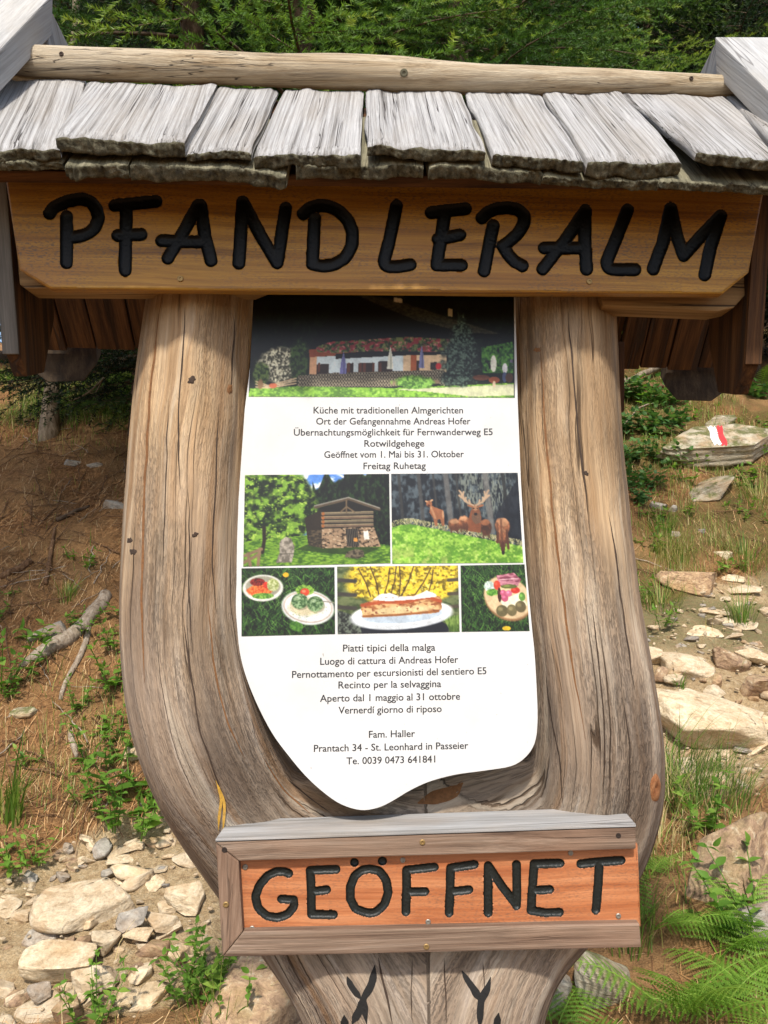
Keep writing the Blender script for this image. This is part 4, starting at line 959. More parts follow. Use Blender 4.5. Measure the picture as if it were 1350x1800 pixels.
# ------------------------------------------------------------------ the information panel
panel = thing('information_panel', pl(690, 1400), 'white printed panel with five photographs and black text between the trunk arms', 'information sign')
t = NT('panel_white'); co = t.n('TexCoord').outputs['Object']
sp = t.noise(t.scale(co, (1, 1, 0.6)), 130.0, 3.0, 0.6); gl = t.noise(co, 7.0, 5.0, 0.6)
col = t.mix(t.ramp(gl, [(0.38, 0.0), (0.72, 0.8)]), (0.555, 0.555, 0.545), (0.48, 0.475, 0.445))
col = t.mix(t.ramp(sp, [(0.715, 0.0), (0.75, 0.6)]), col, (0.2, 0.17, 0.14))
M['panel'] = t.fin(col, 0.38, None, spec=0.4)
prism('panel_sheet', [U(x, y, PNL_Y - 0.004, LEAN) for x, y in PANEL], (0, 0.004, 0.0), M['panel'], panel, (1, 0, 0), 0.0006)
PY = PNL_Y - 0.0045
TXT = [('Küche mit traditionellen Almgerichten', 551, 813.7, 726.5, 726.5), ('Ort der Gefangennahme Andreas Hofer', 555.6, 826.8, 746, 745.6), ('Übernachtungsmöglichkeit für Fernwanderweg E5', 516.3, 865.7, 765.5, 764.5),
       ('Rotwildgehege', 640.3, 745.5, 785, 784.6), ('Geöffnet vom 1. Mai bis 31. Oktober', 569.8, 815.2, 804.6, 803.4), ('Freitag Ruhetag', 638.8, 748.2, 824.6, 823.8),
       ('Piatti tipici della malga', 602.8, 764.8, 1145.2, 1143.5), ('Luogo di cattura di Andreas Hofer', 562.8, 805.2, 1168.4, 1164.8), ('Pernottamento per escursionisti del sentiero E5', 513.2, 854.8, 1191.6, 1184.8),
       ('Recinto per la selvaggina', 594.8, 775.2, 1210, 1207.5), ('Aperto dal 1 maggio al 31 ottobre', 562.4, 808.4, 1233.5, 1229.6), ('Vernerdí giorno di riposo', 594.8, 776, 1254.4, 1251.4),
       ('Fam. Haller', 648.4, 729.2, 1296.8, 1295), ('Prantach 34 - St. Leonhard in Passeier', 551.6, 822.8, 1321.5, 1316), ('Te. 0039 0473 641841', 608.8, 764.8, 1343.5, 1340)]
for txt, x0, x1, y0, y1 in TXT:
    cu = bpy.data.curves.new('txt', 'FONT'); cu.body = txt; cu.size = 1.0; cu.resolution_u = 3; cu.offset = 0.0
    to = bpy.data.objects.new('txt', cu); COL.objects.link(to); bpy.context.view_layer.update()
    dg = bpy.context.evaluated_depsgraph_get(); me = bpy.data.meshes.new_from_object(to.evaluated_get(dg))
    V = np.array([v.co[:] for v in me.vertices]); F = [tuple(p.vertices) for p in me.polygons]
    bpy.data.objects.remove(to); bpy.data.curves.remove(cu); bpy.data.meshes.remove(me)
    P0, P1 = U(x0, y0, PY, LEAN), U(x1, y1, PY, LEAN); w = V[:, 0].max() - V[:, 0].min()
    ux = (P1 - P0) / w; up = (U((x0 + x1) / 2, y0 - 20, PY, LEAN) - U((x0 + x1) / 2, y0, PY, LEAN)) / 20 * (12.2 if y0 < 900 else 12.9) / 0.727
    Vw = np.array(P0[:]) + (V[:, :1] - V[:, 0].min()) * np.array(ux[:]) + V[:, 1:2] * np.array(up[:])
    nv = len(Vw); bold = Vw + np.array(ux[:]) * 0.022 + np.array([0, -0.0001, 0])      # a second pass of ink for the weight of the print
    part('text_line', np.concatenate([Vw, bold]), F + [tuple(i + nv for i in f) for f in F], M['ink'], panel)

# ------------------------------------------------------------------ the five printed photographs: flat prints, colours per grid point
class Print:
    def __init__(s, x0, y0, x1, y1, W, H, bgc=(0.5, 0.5, 0.5)):
        s.W, s.H = W, H; X = np.linspace(x0, x1, W); Y = np.linspace(y0, y1, H)
        s.X, s.Y = np.meshgrid(X, Y); s.c = np.zeros((H, W, 3)) + np.array(bgc)
    def nz(s, sx, sy, seed, octv=4): return n2(s.X / sx, s.Y / sy, seed, octv)
    def put(s, m, col, a=1.0):
        m = np.clip(m * a, 0, 1)[..., None]; s.c = s.c * (1 - m) + np.asarray(col) * m
    def tex(s, m, c0, c1, n, lo=0.35, hi=0.65):
        q = sstep(lo, hi, n)[..., None]; s.put(m, np.asarray(c0) * (1 - q) + np.asarray(c1) * q)
    def poly(s, pts): return inpoly(s.X.ravel(), s.Y.ravel(), pts).reshape(s.X.shape).astype(float)
    def ell(s, cx, cy, rx, ry, rot=0.0, soft=0.06, wob=0.0, seed=1):
        c, n = math.cos(rot), math.sin(rot); dx, dy = s.X - cx, s.Y - cy
        r = np.hypot((dx * c + dy * n) / rx, (-dx * n + dy * c) / ry)
        if wob: r = r + (s.nz(min(rx, ry) * 0.5, min(rx, ry) * 0.5, seed, 3) - 0.5) * wob
        return 1 - sstep(1 - soft, 1 + soft, r)
    def line(s, pts, w, soft=0.4):
        D, _, _ = seg_dist(s.X, s.Y, [pts]); return 1 - sstep(w * (1 - soft), w * (1 + soft), D)
    def grass(s, m, c0, c1, c2, seed, st=(5, 22)):
        a = s.nz(st[0], st[1], seed, 3); b = s.nz(40, 25, seed + 3, 3); s.tex(m, c0, c1, a * 0.6 + b * 0.4, 0.38, 0.6); s.put(m * sstep(0.6, 0.75, a), c2, 0.7)
    def blades(s, m, n, cols, seed, L=30, w=1.2):
        rg = np.random.default_rng(seed); ys, xs = np.nonzero(m > 0.5)
        if not len(ys): return
        dx = abs(s.X[0, 1] - s.X[0, 0]); dy = abs(s.Y[1, 0] - s.Y[0, 0])
        for _ in range(n):
            k = rg.integers(len(ys)); x, y = s.X[ys[k], xs[k]], s.Y[ys[k], xs[k]]; a = rg.uniform(-2.6, -0.5); l = L * rg.uniform(0.5, 1.1)
            ii = np.arange(0, l, min(dx, dy) * 0.6); px = x + np.cos(a) * ii + 0.006 * ii * ii * rg.uniform(-1, 1); py = y + np.sin(a) * ii
            ci = ((px - s.X[0, 0]) / dx).round().astype(int); ri = ((py - s.Y[0, 0]) / dy).round().astype(int)
            ok = (ci >= 0) & (ci < s.W) & (ri >= 0) & (ri < s.H); ci, ri = ci[ok], ri[ok]
            ok = m[ri, ci] > 0.3; s.c[ri[ok], ci[ok]] = np.asarray(cols[rg.integers(len(cols))]) * rg.uniform(0.75, 1.15)
    def emit(s, corners):
        TLc, TRc, BRc, BLc = [np.array(U(x, y, PY - 0.0002, LEAN)[:]) for x, y in corners]
        q, r = np.meshgrid(np.linspace(0, 1, s.W), np.linspace(0, 1, s.H)); q = q[..., None]; r = r[..., None]
        V = (TLc * (1 - q) + TRc * q) * (1 - r) + (BLc * (1 - q) + BRc * q) * r
        ii, jj = np.meshgrid(np.arange(s.W) * 1.0, np.arange(s.H) * 1.0)
        k = s.c.copy(); k[1:-1, 1:-1] = (s.c[1:-1, 1:-1] * 4 + s.c[:-2, 1:-1] + s.c[2:, 1:-1] + s.c[1:-1, :-2] + s.c[1:-1, 2:]) / 8      # print softness and tonal grain
        k = k * (1 + 0.16 * (n2(ii / 2.2, jj / 2.2, 90, 2) - 0.5) + 0.30 * (n2(ii / 9, jj / 9, 91, 3) - 0.5))[..., None]; lum = k.mean(-1, keepdims=True); k = lum + (k - lum) * 0.9
        c = np.clip(k, 0, 1); c = np.where(c < 0.04045, c / 12.92, ((c + 0.055) / 1.055) ** 2.4)
        i = np.arange(s.W * s.H).reshape(s.H, s.W); F = np.stack([i[:-1, :-1], i[1:, :-1], i[1:, 1:], i[:-1, 1:]], -1).reshape(-1, 4)
        return part('photo_print', V.reshape(-1, 3), F, M['print'], panel, {'ink': np.concatenate([c.reshape(-1, 3), np.ones((s.W * s.H, 1))], 1)})
t = NT('printed_photo'); cA = t.attr('ink', 'Color'); M['print'] = t.fin(t.mix(1.0, cA, (0.74, 0.74, 0.72), 'MULTIPLY'), 0.38, None, spec=0.4)

# the mountain inn
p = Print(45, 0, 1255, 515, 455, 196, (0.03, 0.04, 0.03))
one = np.ones(p.X.shape)
p.tex(one, (0.012, 0.025, 0.012), (0.05, 0.10, 0.05), p.nz(14, 18, 1), 0.45, 0.72)
p.put(p.poly([(310, 300), (460, 52), (800, 180), (1195, 245), (1195, 262), (1000, 262), (330, 320)]), (0.015, 0.014, 0.012))
roof = p.poly([(462, 52), (700, 95), (960, 175), (1195, 243), (1040, 238), (800, 185)]); p.tex(roof, (0.13, 0.13, 0.10), (0.24, 0.24, 0.18), p.nz(10, 4, 3))
p.put(p.poly([(692, 82), (730, 88), (730, 108), (692, 102)]), (0.75, 0.72, 0.62)); p.put(p.poly([(686, 72), (736, 76), (736, 84), (686, 80)]), (0.22, 0.21, 0.18)); p.put(p.poly([(946, 130), (966, 134), (966, 168), (944, 164)]), (0.7, 0.66, 0.52))
p.put(p.ell(180, 380, 110, 78, 0, 0.1, 0.5, 4), (0.45, 0.44, 0.36)); p.tex(p.ell(180, 380, 108, 76, 0, 0.15, 0.5, 4), (0.22, 0.22, 0.16), (0.82, 0.80, 0.68), p.nz(7, 7, 5), 0.4, 0.62)
p.tex(p.ell(265, 360, 40, 90, 0, .2, .6, 6), (0.06, 0.11, 0.04), (0.22, 0.33, 0.12), p.nz(8, 9, 7))
p.tex(p.ell(95, 420, 40, 50, 0, .2, .6, 16), (0.10, 0.16, 0.06), (0.36, 0.45, 0.2), p.nz(8, 9, 17))
p.put(p.poly([(312, 345), (440, 338), (940, 318), (940, 408), (312, 420)]), (0.74, 0.80, 0.88))
p.put(p.poly([(740, 325), (940, 318), (940, 408), (740, 410)]), (0.80, 0.68, 0.52)); p.put(p.poly([(312, 320), (345, 318), (345, 418), (312, 420)]), (0.78, 0.58, 0.42)); p.put(p.poly([(308, 312), (420, 300), (560, 330), (310, 345)]), (0.52, 0.24, 0.12))
for a in ((345, 376, 400, 418), (362, 376, 402, 418), (480, 372, 512, 410), (535, 370, 600, 410), (625, 362, 690, 405), (785, 360, 815, 400), (865, 366, 895, 398)): p.put(p.poly([(a[0], a[1]), (a[2], a[1] - 3), (a[2], a[3]), (a[0], a[3])]), (0.16, 0.10, 0.08))
for x in (538, 556, 598, 628, 350, 484): p.put(p.poly([(x, 370), (x + 12, 369), (x + 12, 408), (x, 410)]), (0.34, 0.17, 0.10))
p.put(p.poly([(775, 320), (800, 322), (800, 405), (775, 405)]), (0.62, 0.30, 0.12)); p.put(p.poly([(430, 330), (775, 300), (1060, 300), (1060, 330), (760, 335), (430, 352)]), (0.035, 0.03, 0.02))
fl = p.poly([(340, 300), (400, 278), (560, 268), (760, 255), (960, 265), (960, 310), (880, 322), (760, 318), (600, 318), (420, 326), (345, 322)])
p.tex(fl, (0.10, 0.15, 0.06), (0.40, 0.44, 0.22), p.nz(9, 9, 8)); p.put(fl * sstep(0.52, 0.6, p.nz(22, 14, 9)), (0.55, 0.14, 0.18), 0.85); p.put(fl * sstep(0.62, 0.68, p.nz(9, 9, 10)), (0.80, 0.42, 0.45), 0.8)
fen = p.poly([(262, 425), (420, 412), (900, 398), (930, 402), (930, 470), (880, 446), (700, 470), (262, 474)]); lat = np.maximum(np.abs(((p.X + p.Y * 0.8) / 13) % 1 - 0.5), np.abs(((p.X - p.Y * 0.8) / 13) % 1 - 0.5))
p.put(fen, (0.16, 0.14, 0.10)); p.put(fen * sstep(0.34, 0.42, lat), (0.62, 0.57, 0.47)); p.put(p.line([(690, 455), (900, 448)], 9), (0.50, 0.42, 0.32))
p.grass(p.poly([(50, 480), (260, 470), (700, 476), (1250, 452), (1250, 520), (40, 520)]), (0.26, 0.42, 0.10), (0.46, 0.66, 0.18), (0.62, 0.76, 0.34), 11, (9, 6)); p.put(p.poly([(700, 482), (1000, 470), (1250, 458), (1250, 505), (1060, 512), (860, 492)]), (0.74, 0.72, 0.62), 0.85)
p.tex(p.ell(790, 450, 90, 28, 0, .2, .6, 12), (0.20, 0.36, 0.10), (0.46, 0.66, 0.24), p.nz(8, 7, 13))
for yy in (0, 1, 2): p.put(p.line([(75, 450 + yy * 12), (130, 468 + yy * 5), (255, 436 + yy * 11)], 3), (0.72, 0.62, 0.48))
for x, y0, y1, c, w in ((466, 328, 415, (0.40, 0.40, 0.62), 16), (680, 305, 395, (0.82, 0.84, 0.74), 15), (824, 298, 390, (0.42, 0.44, 0.62), 13), (1157, 332, 405, (0.80, 0.82, 0.72), 15), (1210, 328, 395, (0.80, 0.82, 0.74), 11), (1238, 312, 380, (0.42, 0.36, 0.50), 10)):
    p.put(p.poly([(x, y0 - 8), (x + w * .6, y0 + 30), (x + w, y1), (x - w, y1), (x - w * .6, y0 + 30)]), c); p.put(p.line([(x + 2, y0 + 10), (x + 4, y1)], 2), np.array(c) * 0.7)
for cx, cy, r in ((1010, 190, 20), (1008, 230, 45), (1010, 275, 64), (1005, 325, 82), (1000, 380, 98), (995, 430, 80)):
    p.tex(p.ell(cx, cy, r, 36, 0, .3, 0.8, int(cy)), (0.05, 0.085, 0.07), (0.33, 0.42, 0.36), p.nz(8, 7, int(cy) + 1), 0.38, 0.66)
p.put(p.line([(992, 150), (1000, 190)], 4), (0.16, 0.22, 0.18))
p.tex(p.poly([(1100, 300), (1250, 275), (1250, 410), (1105, 410)]) * sstep(0.3, 0.4, p.nz(20, 20, 20)), (0.10, 0.25, 0.08), (0.30, 0.52, 0.16), p.nz(9, 9, 21)); 
for x, y, w, h, c in ((1157, 370, 14, 36, (0.82, 0.84, 0.74)), (1210, 390, 12, 22, (0.86, 0.87, 0.88)), (1208, 428, 11, 22, (0.24, 0.28, 0.42)), (902, 382, 13, 14, (0.72, 0.12, 0.14)), (1100, 430, 40, 12, (0.34, 0.18, 0.10)), (1160, 440, 26, 14, (0.50, 0.24, 0.12)), (1230, 430, 18, 20, (0.28, 0.17, 0.10)), (1160, 458, 7, 14, (0.76, 0.66, 0.54)), (152, 468, 18, 11, (0.72, 0.36, 0.22)), (95, 462, 12, 22, (0.50, 0.38, 0.24))): p.put(p.ell(x, y, w, h), c)
p.c = np.clip(p.c * 1.2, 0, 0.97); p.emit([(447, 490), (903, 490), (905, 699), (437, 697)])  # print colours lifted to offset the roof's shade on them

# the log barn
p = Print(28, 36, 688, 458, 262, 166); one = np.ones(p.X.shape)
p.c[:] = np.array((0.30, 0.52, 0.86)); p.put(sstep(0.5, 0.62, p.nz(60, 24, 1)) * (p.Y < 120), (0.92, 0.94, 0.98))
p.tex((p.X > 335) * sstep(0, 14, p.Y - (95 - 45 * np.abs(np.sin(p.X / 37.0)) - (p.X > 480) * 70 + (p.X < 480) * (p.X - 335) * -0.15 + 20 * np.sin(p.X / 11.0))), (0.015, 0.03, 0.015), (0.13, 0.24, 0.09), p.nz(10, 15, 2), 0.40, 0.74)
tr = p.ell(150, 190, 205, 190, 0, .08, 0.30, 3); p.tex(tr, (0.06, 0.13, 0.02), (0.46, 0.64, 0.16), p.nz(26, 18, 4, 5), 0.36, 0.62); p.put(tr * sstep(0.58, 0.68, p.nz(9, 7, 5, 3)), (0.72, 0.84, 0.32), 0.8); p.put(tr * sstep(0.56, 0.7, p.nz(36, 32, 15, 3)), (0.03, 0.07, 0.02), 0.75)
p.grass(p.poly([(20, 345), (330, 318), (690, 375), (690, 460), (20, 460)]), (0.20, 0.36, 0.06), (0.44, 0.62, 0.14), (0.60, 0.74, 0.24), 6, (14, 5)); p.put(p.poly([(260, 385), (320, 360), (640, 385), (560, 420), (400, 405)]), (0.14, 0.22, 0.05), 0.8)
p.put(p.line([(118, 280), (120, 340), (112, 395)], 8), (0.13, 0.09, 0.05)); p.put(p.poly([(300, 240), (382, 200), (382, 382), (318, 368)]), (0.16, 0.12, 0.08)); p.tex(p.poly([(318, 300), (382, 294), (382, 382), (318, 368)]), (0.16, 0.13, 0.09), (0.34, 0.28, 0.20), p.nz(9, 6, 7))
stn = p.poly([(378, 292), (615, 285), (645, 380), (380, 382)]); p.tex(stn, (0.20, 0.15, 0.10), (0.62, 0.50, 0.38), p.nz(11, 7, 8, 2), 0.36, 0.5); p.put(stn * sstep(0.62, 0.7, p.nz(7, 6, 9, 2)), (0.75, 0.65, 0.52))
p.put(p.poly([(370, 200), (500, 152), (640, 205), (612, 216), (380, 218)]), (0.10, 0.08, 0.06))
for k in range(4): y = 214 + k * 19; p.put(p.poly([(376, y), (612, y - 2), (614, y + 15), (376, y + 16)]), (0.40 + .04 * (k % 2), 0.35, 0.27)); p.put(p.line([(376, y + 16), (614, y + 15)], 2), (0.06, 0.05, 0.04)); p.put(p.line([(376, y + 3), (612, y + 1)], 1.6), (0.62, 0.55, 0.42)); p.put(p.ell(384, y + 8, 7, 8), (0.62, 0.36, 0.16))
p.put(p.line([(350, 190), (500, 152), (640, 204)], 7), (0.33, 0.27, 0.20)); p.put(p.line([(345, 184), (500, 146), (642, 198)], 3), (0.52, 0.50, 0.46)); 
for ln in ([(490, 160), (490, 214)], [(490, 190), (465, 213)], [(492, 190), (525, 214)]): p.put(p.line(ln, 3.5), (0.42, 0.34, 0.24))
p.put(p.poly([(486, 294), (540, 292), (548, 376), (494, 378)]), (0.07, 0.06, 0.05)); 
for x in range(492, 546, 8): p.put(p.line([(x, 294), (x + 6, 376)], 1.3), (0.45, 0.40, 0.34))
p.put(p.poly([(566, 306), (588, 304), (594, 344), (570, 346)]), (0.90, 0.88, 0.84)); p.put(p.poly([(522, 336), (538, 335), (540, 354), (524, 355)]), (0.82, 0.55, 0.22))
p.tex(p.poly([(172, 445), (188, 400), (190, 345), (215, 326), (240, 332), (256, 372), (252, 408), (244, 444)]), (0.40, 0.37, 0.32), (0.66, 0.62, 0.56), p.nz(12, 14, 12)); p.put(p.line([(190, 404), (250, 404)], 2), (0.3, 0.28, 0.24))
p.tex(p.poly([(482, 425), (490, 402), (530, 388), (566, 395), (570, 425), (540, 434)]), (0.18, 0.15, 0.11), (0.44, 0.39, 0.30), p.nz(9, 7, 13))
for ln in ([(34, 408), (108, 380)], [(30, 440), (100, 402)], [(100, 380), (94, 452)], [(48, 400), (60, 455)]): p.put(p.line(ln, 7), (0.50, 0.40, 0.29)); 
p.emit([(430.5, 835), (684, 833), (686.5, 990), (427.5, 996)])

# the deer on the meadow
p = Print(690, 36, 1300, 445, 244, 164); one = np.ones(p.X.shape)
p.tex(one, (0.07, 0.09, 0.12), (0.30, 0.35, 0.38), p.nz(18, 26, 1, 5), 0.42, 0.68); p.put(p.ell(1140, 110, 150, 110, 0, .3, .7, 2) * sstep(0.42, 0.62, p.nz(5, 20, 3)), (0.52, 0.55, 0.50), 0.8)
for x, w, c in ((735, 7, .2), (830, 9, .28), (960, 13, .40), (1150, 14, .42), (1010, 5, .2), (900, 5, .22), (1235, 8, .14)): p.put(p.line([(x - 10, 36), (x + 12, 300)], w), (c, c * 0.98, c * 0.95), 0.85)
p.put(p.poly([(1180, 230), (1300, 60), (1300, 360), (1200, 330)]), (0.05, 0.06, 0.10), 0.75)
edge = 292 - 24 * np.exp(-((p.X - 770) / 90) ** 2) + np.clip(p.X - 900, 0, None) * 0.20; gm = sstep(-3, 3, p.Y - edge + 10 * (p.nz(6, 30, 5) - .5))
p.blades((np.abs(p.Y - edge + 12) < 16).astype(float), 420, [(0.62, 0.60, 0.42), (0.45, 0.48, 0.28), (0.75, 0.72, 0.55)], 6, 34)
p.grass(gm, (0.34, 0.56, 0.12), (0.58, 0.78, 0.24), (0.78, 0.88, 0.48), 7, (10, 8)); p.put(gm * sstep(0, 120, p.Y - edge - 40) * sstep(0.5, 0.62, p.nz(30, 40, 9)), (0.66, 0.70, 0.36), 0.6)
br, dk, lt = (0.60, 0.36, 0.22), (0.33, 0.18, 0.11), (0.80, 0.60, 0.43)
def deer(body, c=br):
    for a in body:
        m = p.ell(*a, soft=0.12, wob=0.30, seed=3); p.tex(m, np.array(c) * 0.72, np.array(c) * 1.12, p.nz(9, 16, 21, 3), 0.35, 0.65); p.put(m * sstep(-0.1, 0.9, (p.Y - a[1]) / a[3]), dk, .65); p.put(m * sstep(0.2, 0.9, -(p.Y - a[1]) / a[3]), lt, .45)
        for sx in (-.55, .45): p.put(p.line([(a[0] + a[2] * sx, a[1] + a[3] * .6), (a[0] + a[2] * sx, a[1] + a[3] * 1.25)], 4), dk, .8)
p.put(p.poly([(868, 215), (876, 180), (892, 190), (935, 205), (938, 275), (925, 275), (918, 245), (905, 248), (905, 275), (893, 275), (885, 240)]), br); p.put(p.ell(868, 175, 14, 15), br); p.put(p.ell(856, 164, 8, 4, .4), lt); p.put(p.ell(880, 160, 8, 4, -.4), lt); p.put(p.ell(866, 184, 6, 7), (0.3, 0.16, 0.1)); p.put(p.line([(876, 192), (895, 240)], 5), lt, .6); p.put(p.ell(932, 225, 5, 18), lt, .7)
deer([(985, 272, 30, 27), (1030, 262, 27, 32)]); p.put(p.ell(1035, 280, 22, 20, 0, .4), dk, .7); p.put(p.ell(990, 284, 24, 14, 0, .4), dk, .7); p.put(p.ell(985, 258, 22, 9), lt, .6); p.put(p.ell(1028, 244, 18, 9), lt, .6)
p.put(p.poly([(1048, 300), (1052, 245), (1066, 205), (1108, 205), (1114, 250), (1108, 310)]), (0.50, 0.27, 0.15)); p.put(p.poly([(1070, 210), (1106, 210), (1112, 262), (1085, 270), (1068, 250)]), (0.42, 0.30, 0.22)); p.put(p.ell(1087, 205, 18, 26), (0.46, 0.27, 0.17)); p.put(p.ell(1087, 196, 12, 12, 0, .4), lt, .6); p.put(p.ell(1079, 198, 3, 3), (0.08, 0.06, 0.05)); p.put(p.ell(1095, 198, 3, 3), (0.08, 0.06, 0.05)); p.put(p.ell(1087, 224, 8, 7), (0.12, 0.09, 0.08)); p.put(p.ell(1062, 186, 14, 5, .3), br); p.put(p.ell(1114, 186, 14, 5, -.3), br)
for sg in (-1, 1):
    f = lambda x: 1080 + (x - 1080) * 1.0 if sg < 0 else 2 * 1081 - x + 6
    for ln in ([(1078, 184), (1062, 176), (1040, 165), (1026, 148), (1022, 125), (1014, 116)], [(1040, 165), (1030, 140), (1034, 122)], [(1064, 178), (1058, 160)], [(1050, 172), (1040, 155), (1044, 148)], [(1026, 150), (1012, 138)]): p.put(p.line([(f(a), b) for a, b in ln], 4.2), (0.70, 0.58, 0.46))
deer([(1134, 285, 26, 36)], dk); p.put(p.ell(1130, 262, 20, 14), br, .8); deer([(1211, 280, 35, 38), (1209, 325, 22, 36)], br); p.put(p.ell(1216, 262, 24, 20), lt, .5); p.put(p.line([(1206, 250), (1204, 330)], 5), dk, .6)
p.put(p.line([(1188, 310), (1184, 352)], 6), dk); p.put(p.line([(1230, 310), (1234, 380)], 6), dk); p.put(p.ell(1208, 376, 10, 28), (0.30, 0.15, 0.09)); p.put(p.ell(1208, 400, 7, 9), (0.14, 0.08, 0.06)); p.put(p.ell(1186, 352, 12, 4, .3), dk); p.put(p.ell(1230, 352, 12, 4, -.3), dk)
p.emit([(687.5, 833), (910, 831), (920, 989), (689.5, 991)])

# salad bowl and spinach dumplings in the grass
def lawn(p, seed):
    one = np.ones(p.X.shape); p.tex(one, (0.03, 0.06, 0.02), (0.16, 0.30, 0.09), p.nz(9, 11, seed), 0.36, 0.66); p.blades(one, 900, [(0.20, 0.38, 0.12), (0.12, 0.26, 0.08), (0.34, 0.52, 0.20), (0.05, 0.10, 0.04)], seed + 1, 42)
p = Print(12, 465, 440, 778, 172, 125); lawn(p, 1)
p.put(p.ell(110, 558, 93, 62), (0.88, 0.87, 0.84)); p.put(p.ell(110, 553, 80, 50), (0.62, 0.60, 0.52)); p.tex(p.ell(95, 570, 58, 30, 0, .1, .3, 4), (0.80, 0.28, 0.08), (0.96, 0.52, 0.22), p.nz(6, 6, 5)); p.tex(p.ell(85, 530, 34, 18), (0.30, 0.06, 0.06), (0.62, 0.14, 0.10), p.nz(6, 6, 6)); p.put(p.ell(124, 545, 12, 16), (0.82, 0.18, 0.10))
p.tex(p.ell(156, 545, 28, 30, 0, .1, .3, 7), (0.55, 0.60, 0.30), (0.82, 0.84, 0.62), p.nz(7, 7, 8)); p.tex(p.ell(110, 595, 50, 14), (0.25, 0.46, 0.12), (0.55, 0.74, 0.28), p.nz(6, 6, 9))
p.put(p.ell(215, 498, 14, 11), (0.92, 0.70, 0.08)); p.put(p.ell(316, 652, 122, 80, .16), (0.88, 0.89, 0.88)); p.put(p.ell(316, 650, 112, 71, .16), (0.60, 0.44, 0.34)); p.put(p.ell(316, 650, 109, 68, .16), (0.90, 0.905, 0.895)); p.put(p.ell(313, 646, 84, 50, .16), (0.83, 0.83, 0.80))
p.put(p.ell(300, 650, 75, 40, 0, .2, .5, 10), (0.84, 0.76, 0.56), 0.7); p.tex(p.ell(300, 572, 42, 26, 0, .1, .5, 11), (0.30, 0.48, 0.12), (0.58, 0.76, 0.26), p.nz(7, 6, 12)); p.put(p.ell(302, 580, 21, 18), (0.86, 0.26, 0.14)); p.put(p.ell(298, 576, 9, 7), (0.95, 0.50, 0.34))
for cx, cy in ((278, 622), (350, 636)): p.put(p.ell(cx + 5, cy + 10, 40, 32), (0.55, 0.52, 0.40), .6); p.tex(p.ell(cx, cy, 38, 36), (0.20, 0.34, 0.17), (0.56, 0.68, 0.48), p.nz(7, 7, 13)); p.put(p.ell(cx - 8, cy - 14, 14, 9), (0.70, 0.78, 0.62), .6)
p.put(sstep(0.64, 0.7, p.nz(5, 5, 15)) * p.ell(316, 655, 95, 55), (0.40, 0.52, 0.25), .7); p.tex(p.ell(262, 738, 34, 22, .3, .1, .4, 16), (0.20, 0.40, 0.10), (0.36, 0.58, 0.18), p.nz(8, 8, 17)); p.put(p.line([(385, 625), (436, 632)], 2.5), (0.55, 0.52, 0.46))
p.emit([(424.5, 999), (588, 997), (589, 1114.5), (424.5, 1118.5)])

# apple strudel before the yellow bush
p = Print(448, 460, 1006, 768, 216, 118); one = np.ones(p.X.shape)
p.tex(one, (0.22, 0.28, 0.14), (0.42, 0.46, 0.28), p.nz(30, 16, 1)); yb = p.ell(760, 520, 275, 118, 0, .1, .35, 2); p.tex(yb, (0.46, 0.38, 0.05), (0.93, 0.80, 0.16), p.nz(14, 11, 3, 4), 0.36, 0.55); p.put(yb * sstep(0.58, 0.7, p.nz(9, 8, 4)), (0.99, 0.94, 0.45), .8)
for a, b in (((600, 600), (545, 470)), ((640, 600), (600, 462)), ((690, 600), (720, 462)), ((730, 600), (735, 462)), ((740, 600), (800, 462)), ((660, 600), (690, 470)), ((800, 600), (880, 470)), ((860, 600), (890, 480))): p.put(p.line([a, ((a[0] + b[0]) / 2 + 6, (a[1] + b[1]) / 2), b], 3), (0.26, 0.17, 0.09), .85)
for y in (528, 592, 652): p.put(p.line([(448, y - 6), (530, y)], 9), (0.24, 0.22, 0.19)); p.put(p.line([(960, y), (1006, y - 2)], 8), (0.30, 0.26, 0.20))
p.tex(p.poly([(448, 660), (540, 690), (600, 770), (448, 770)]), (0.10, 0.10, 0.10), (0.40, 0.44, 0.38), p.nz(9, 9, 6)); p.put(p.poly([(550, 740), (900, 705), (958, 740), (955, 770), (560, 770)]), (0.10, 0.11, 0.15)); p.grass(p.poly([(930, 700), (1006, 690), (1006, 770), (965, 770)]), (0.26, 0.38, 0.12), (0.46, 0.58, 0.24), (0.6, 0.68, 0.36), 7)
p.put(p.ell(742, 690, 234, 62, -.06), (0.82, 0.84, 0.86)); p.put(p.ell(742, 676, 230, 54, -.06), (0.94, 0.945, 0.94)); p.put(p.ell(742, 684, 190, 40, -.05), (0.72, 0.78, 0.84))
sl = p.poly([(555, 655), (570, 630), (640, 605), (760, 600), (870, 590), (920, 605), (928, 660), (900, 680), (720, 690), (565, 696)]); p.tex(sl, (0.62, 0.34, 0.16), (0.88, 0.70, 0.46), p.nz(22, 12, 8), 0.36, 0.6); p.put(sl * p.ell(740, 665, 150, 18, -.05, .3, .4, 9), (0.90, 0.82, 0.60), .8); p.put(sl * sstep(0.6, 0.68, p.nz(16, 9, 10)), (0.45, 0.18, 0.10), .8)
p.put(p.line([(560, 640), (650, 625), (760, 628), (860, 605), (920, 625)], 8), (0.70, 0.30, 0.14)); p.put(p.line([(565, 690), (720, 686), (910, 672)], 5), (0.62, 0.36, 0.16)); p.put(p.poly([(610, 615), (640, 590), (690, 585), (730, 600), (800, 600), (860, 575), (900, 592), (905, 604), (800, 616), (680, 622)]), (0.90, 0.89, 0.88)); p.put(sl * p.ell(680, 600, 60, 9) * sstep(.5, .6, p.nz(8, 6, 12)), (0.55, 0.42, 0.34), .7)
p.emit([(592.5, 996), (805, 994), (808, 1110.5), (593.5, 1114.5)])

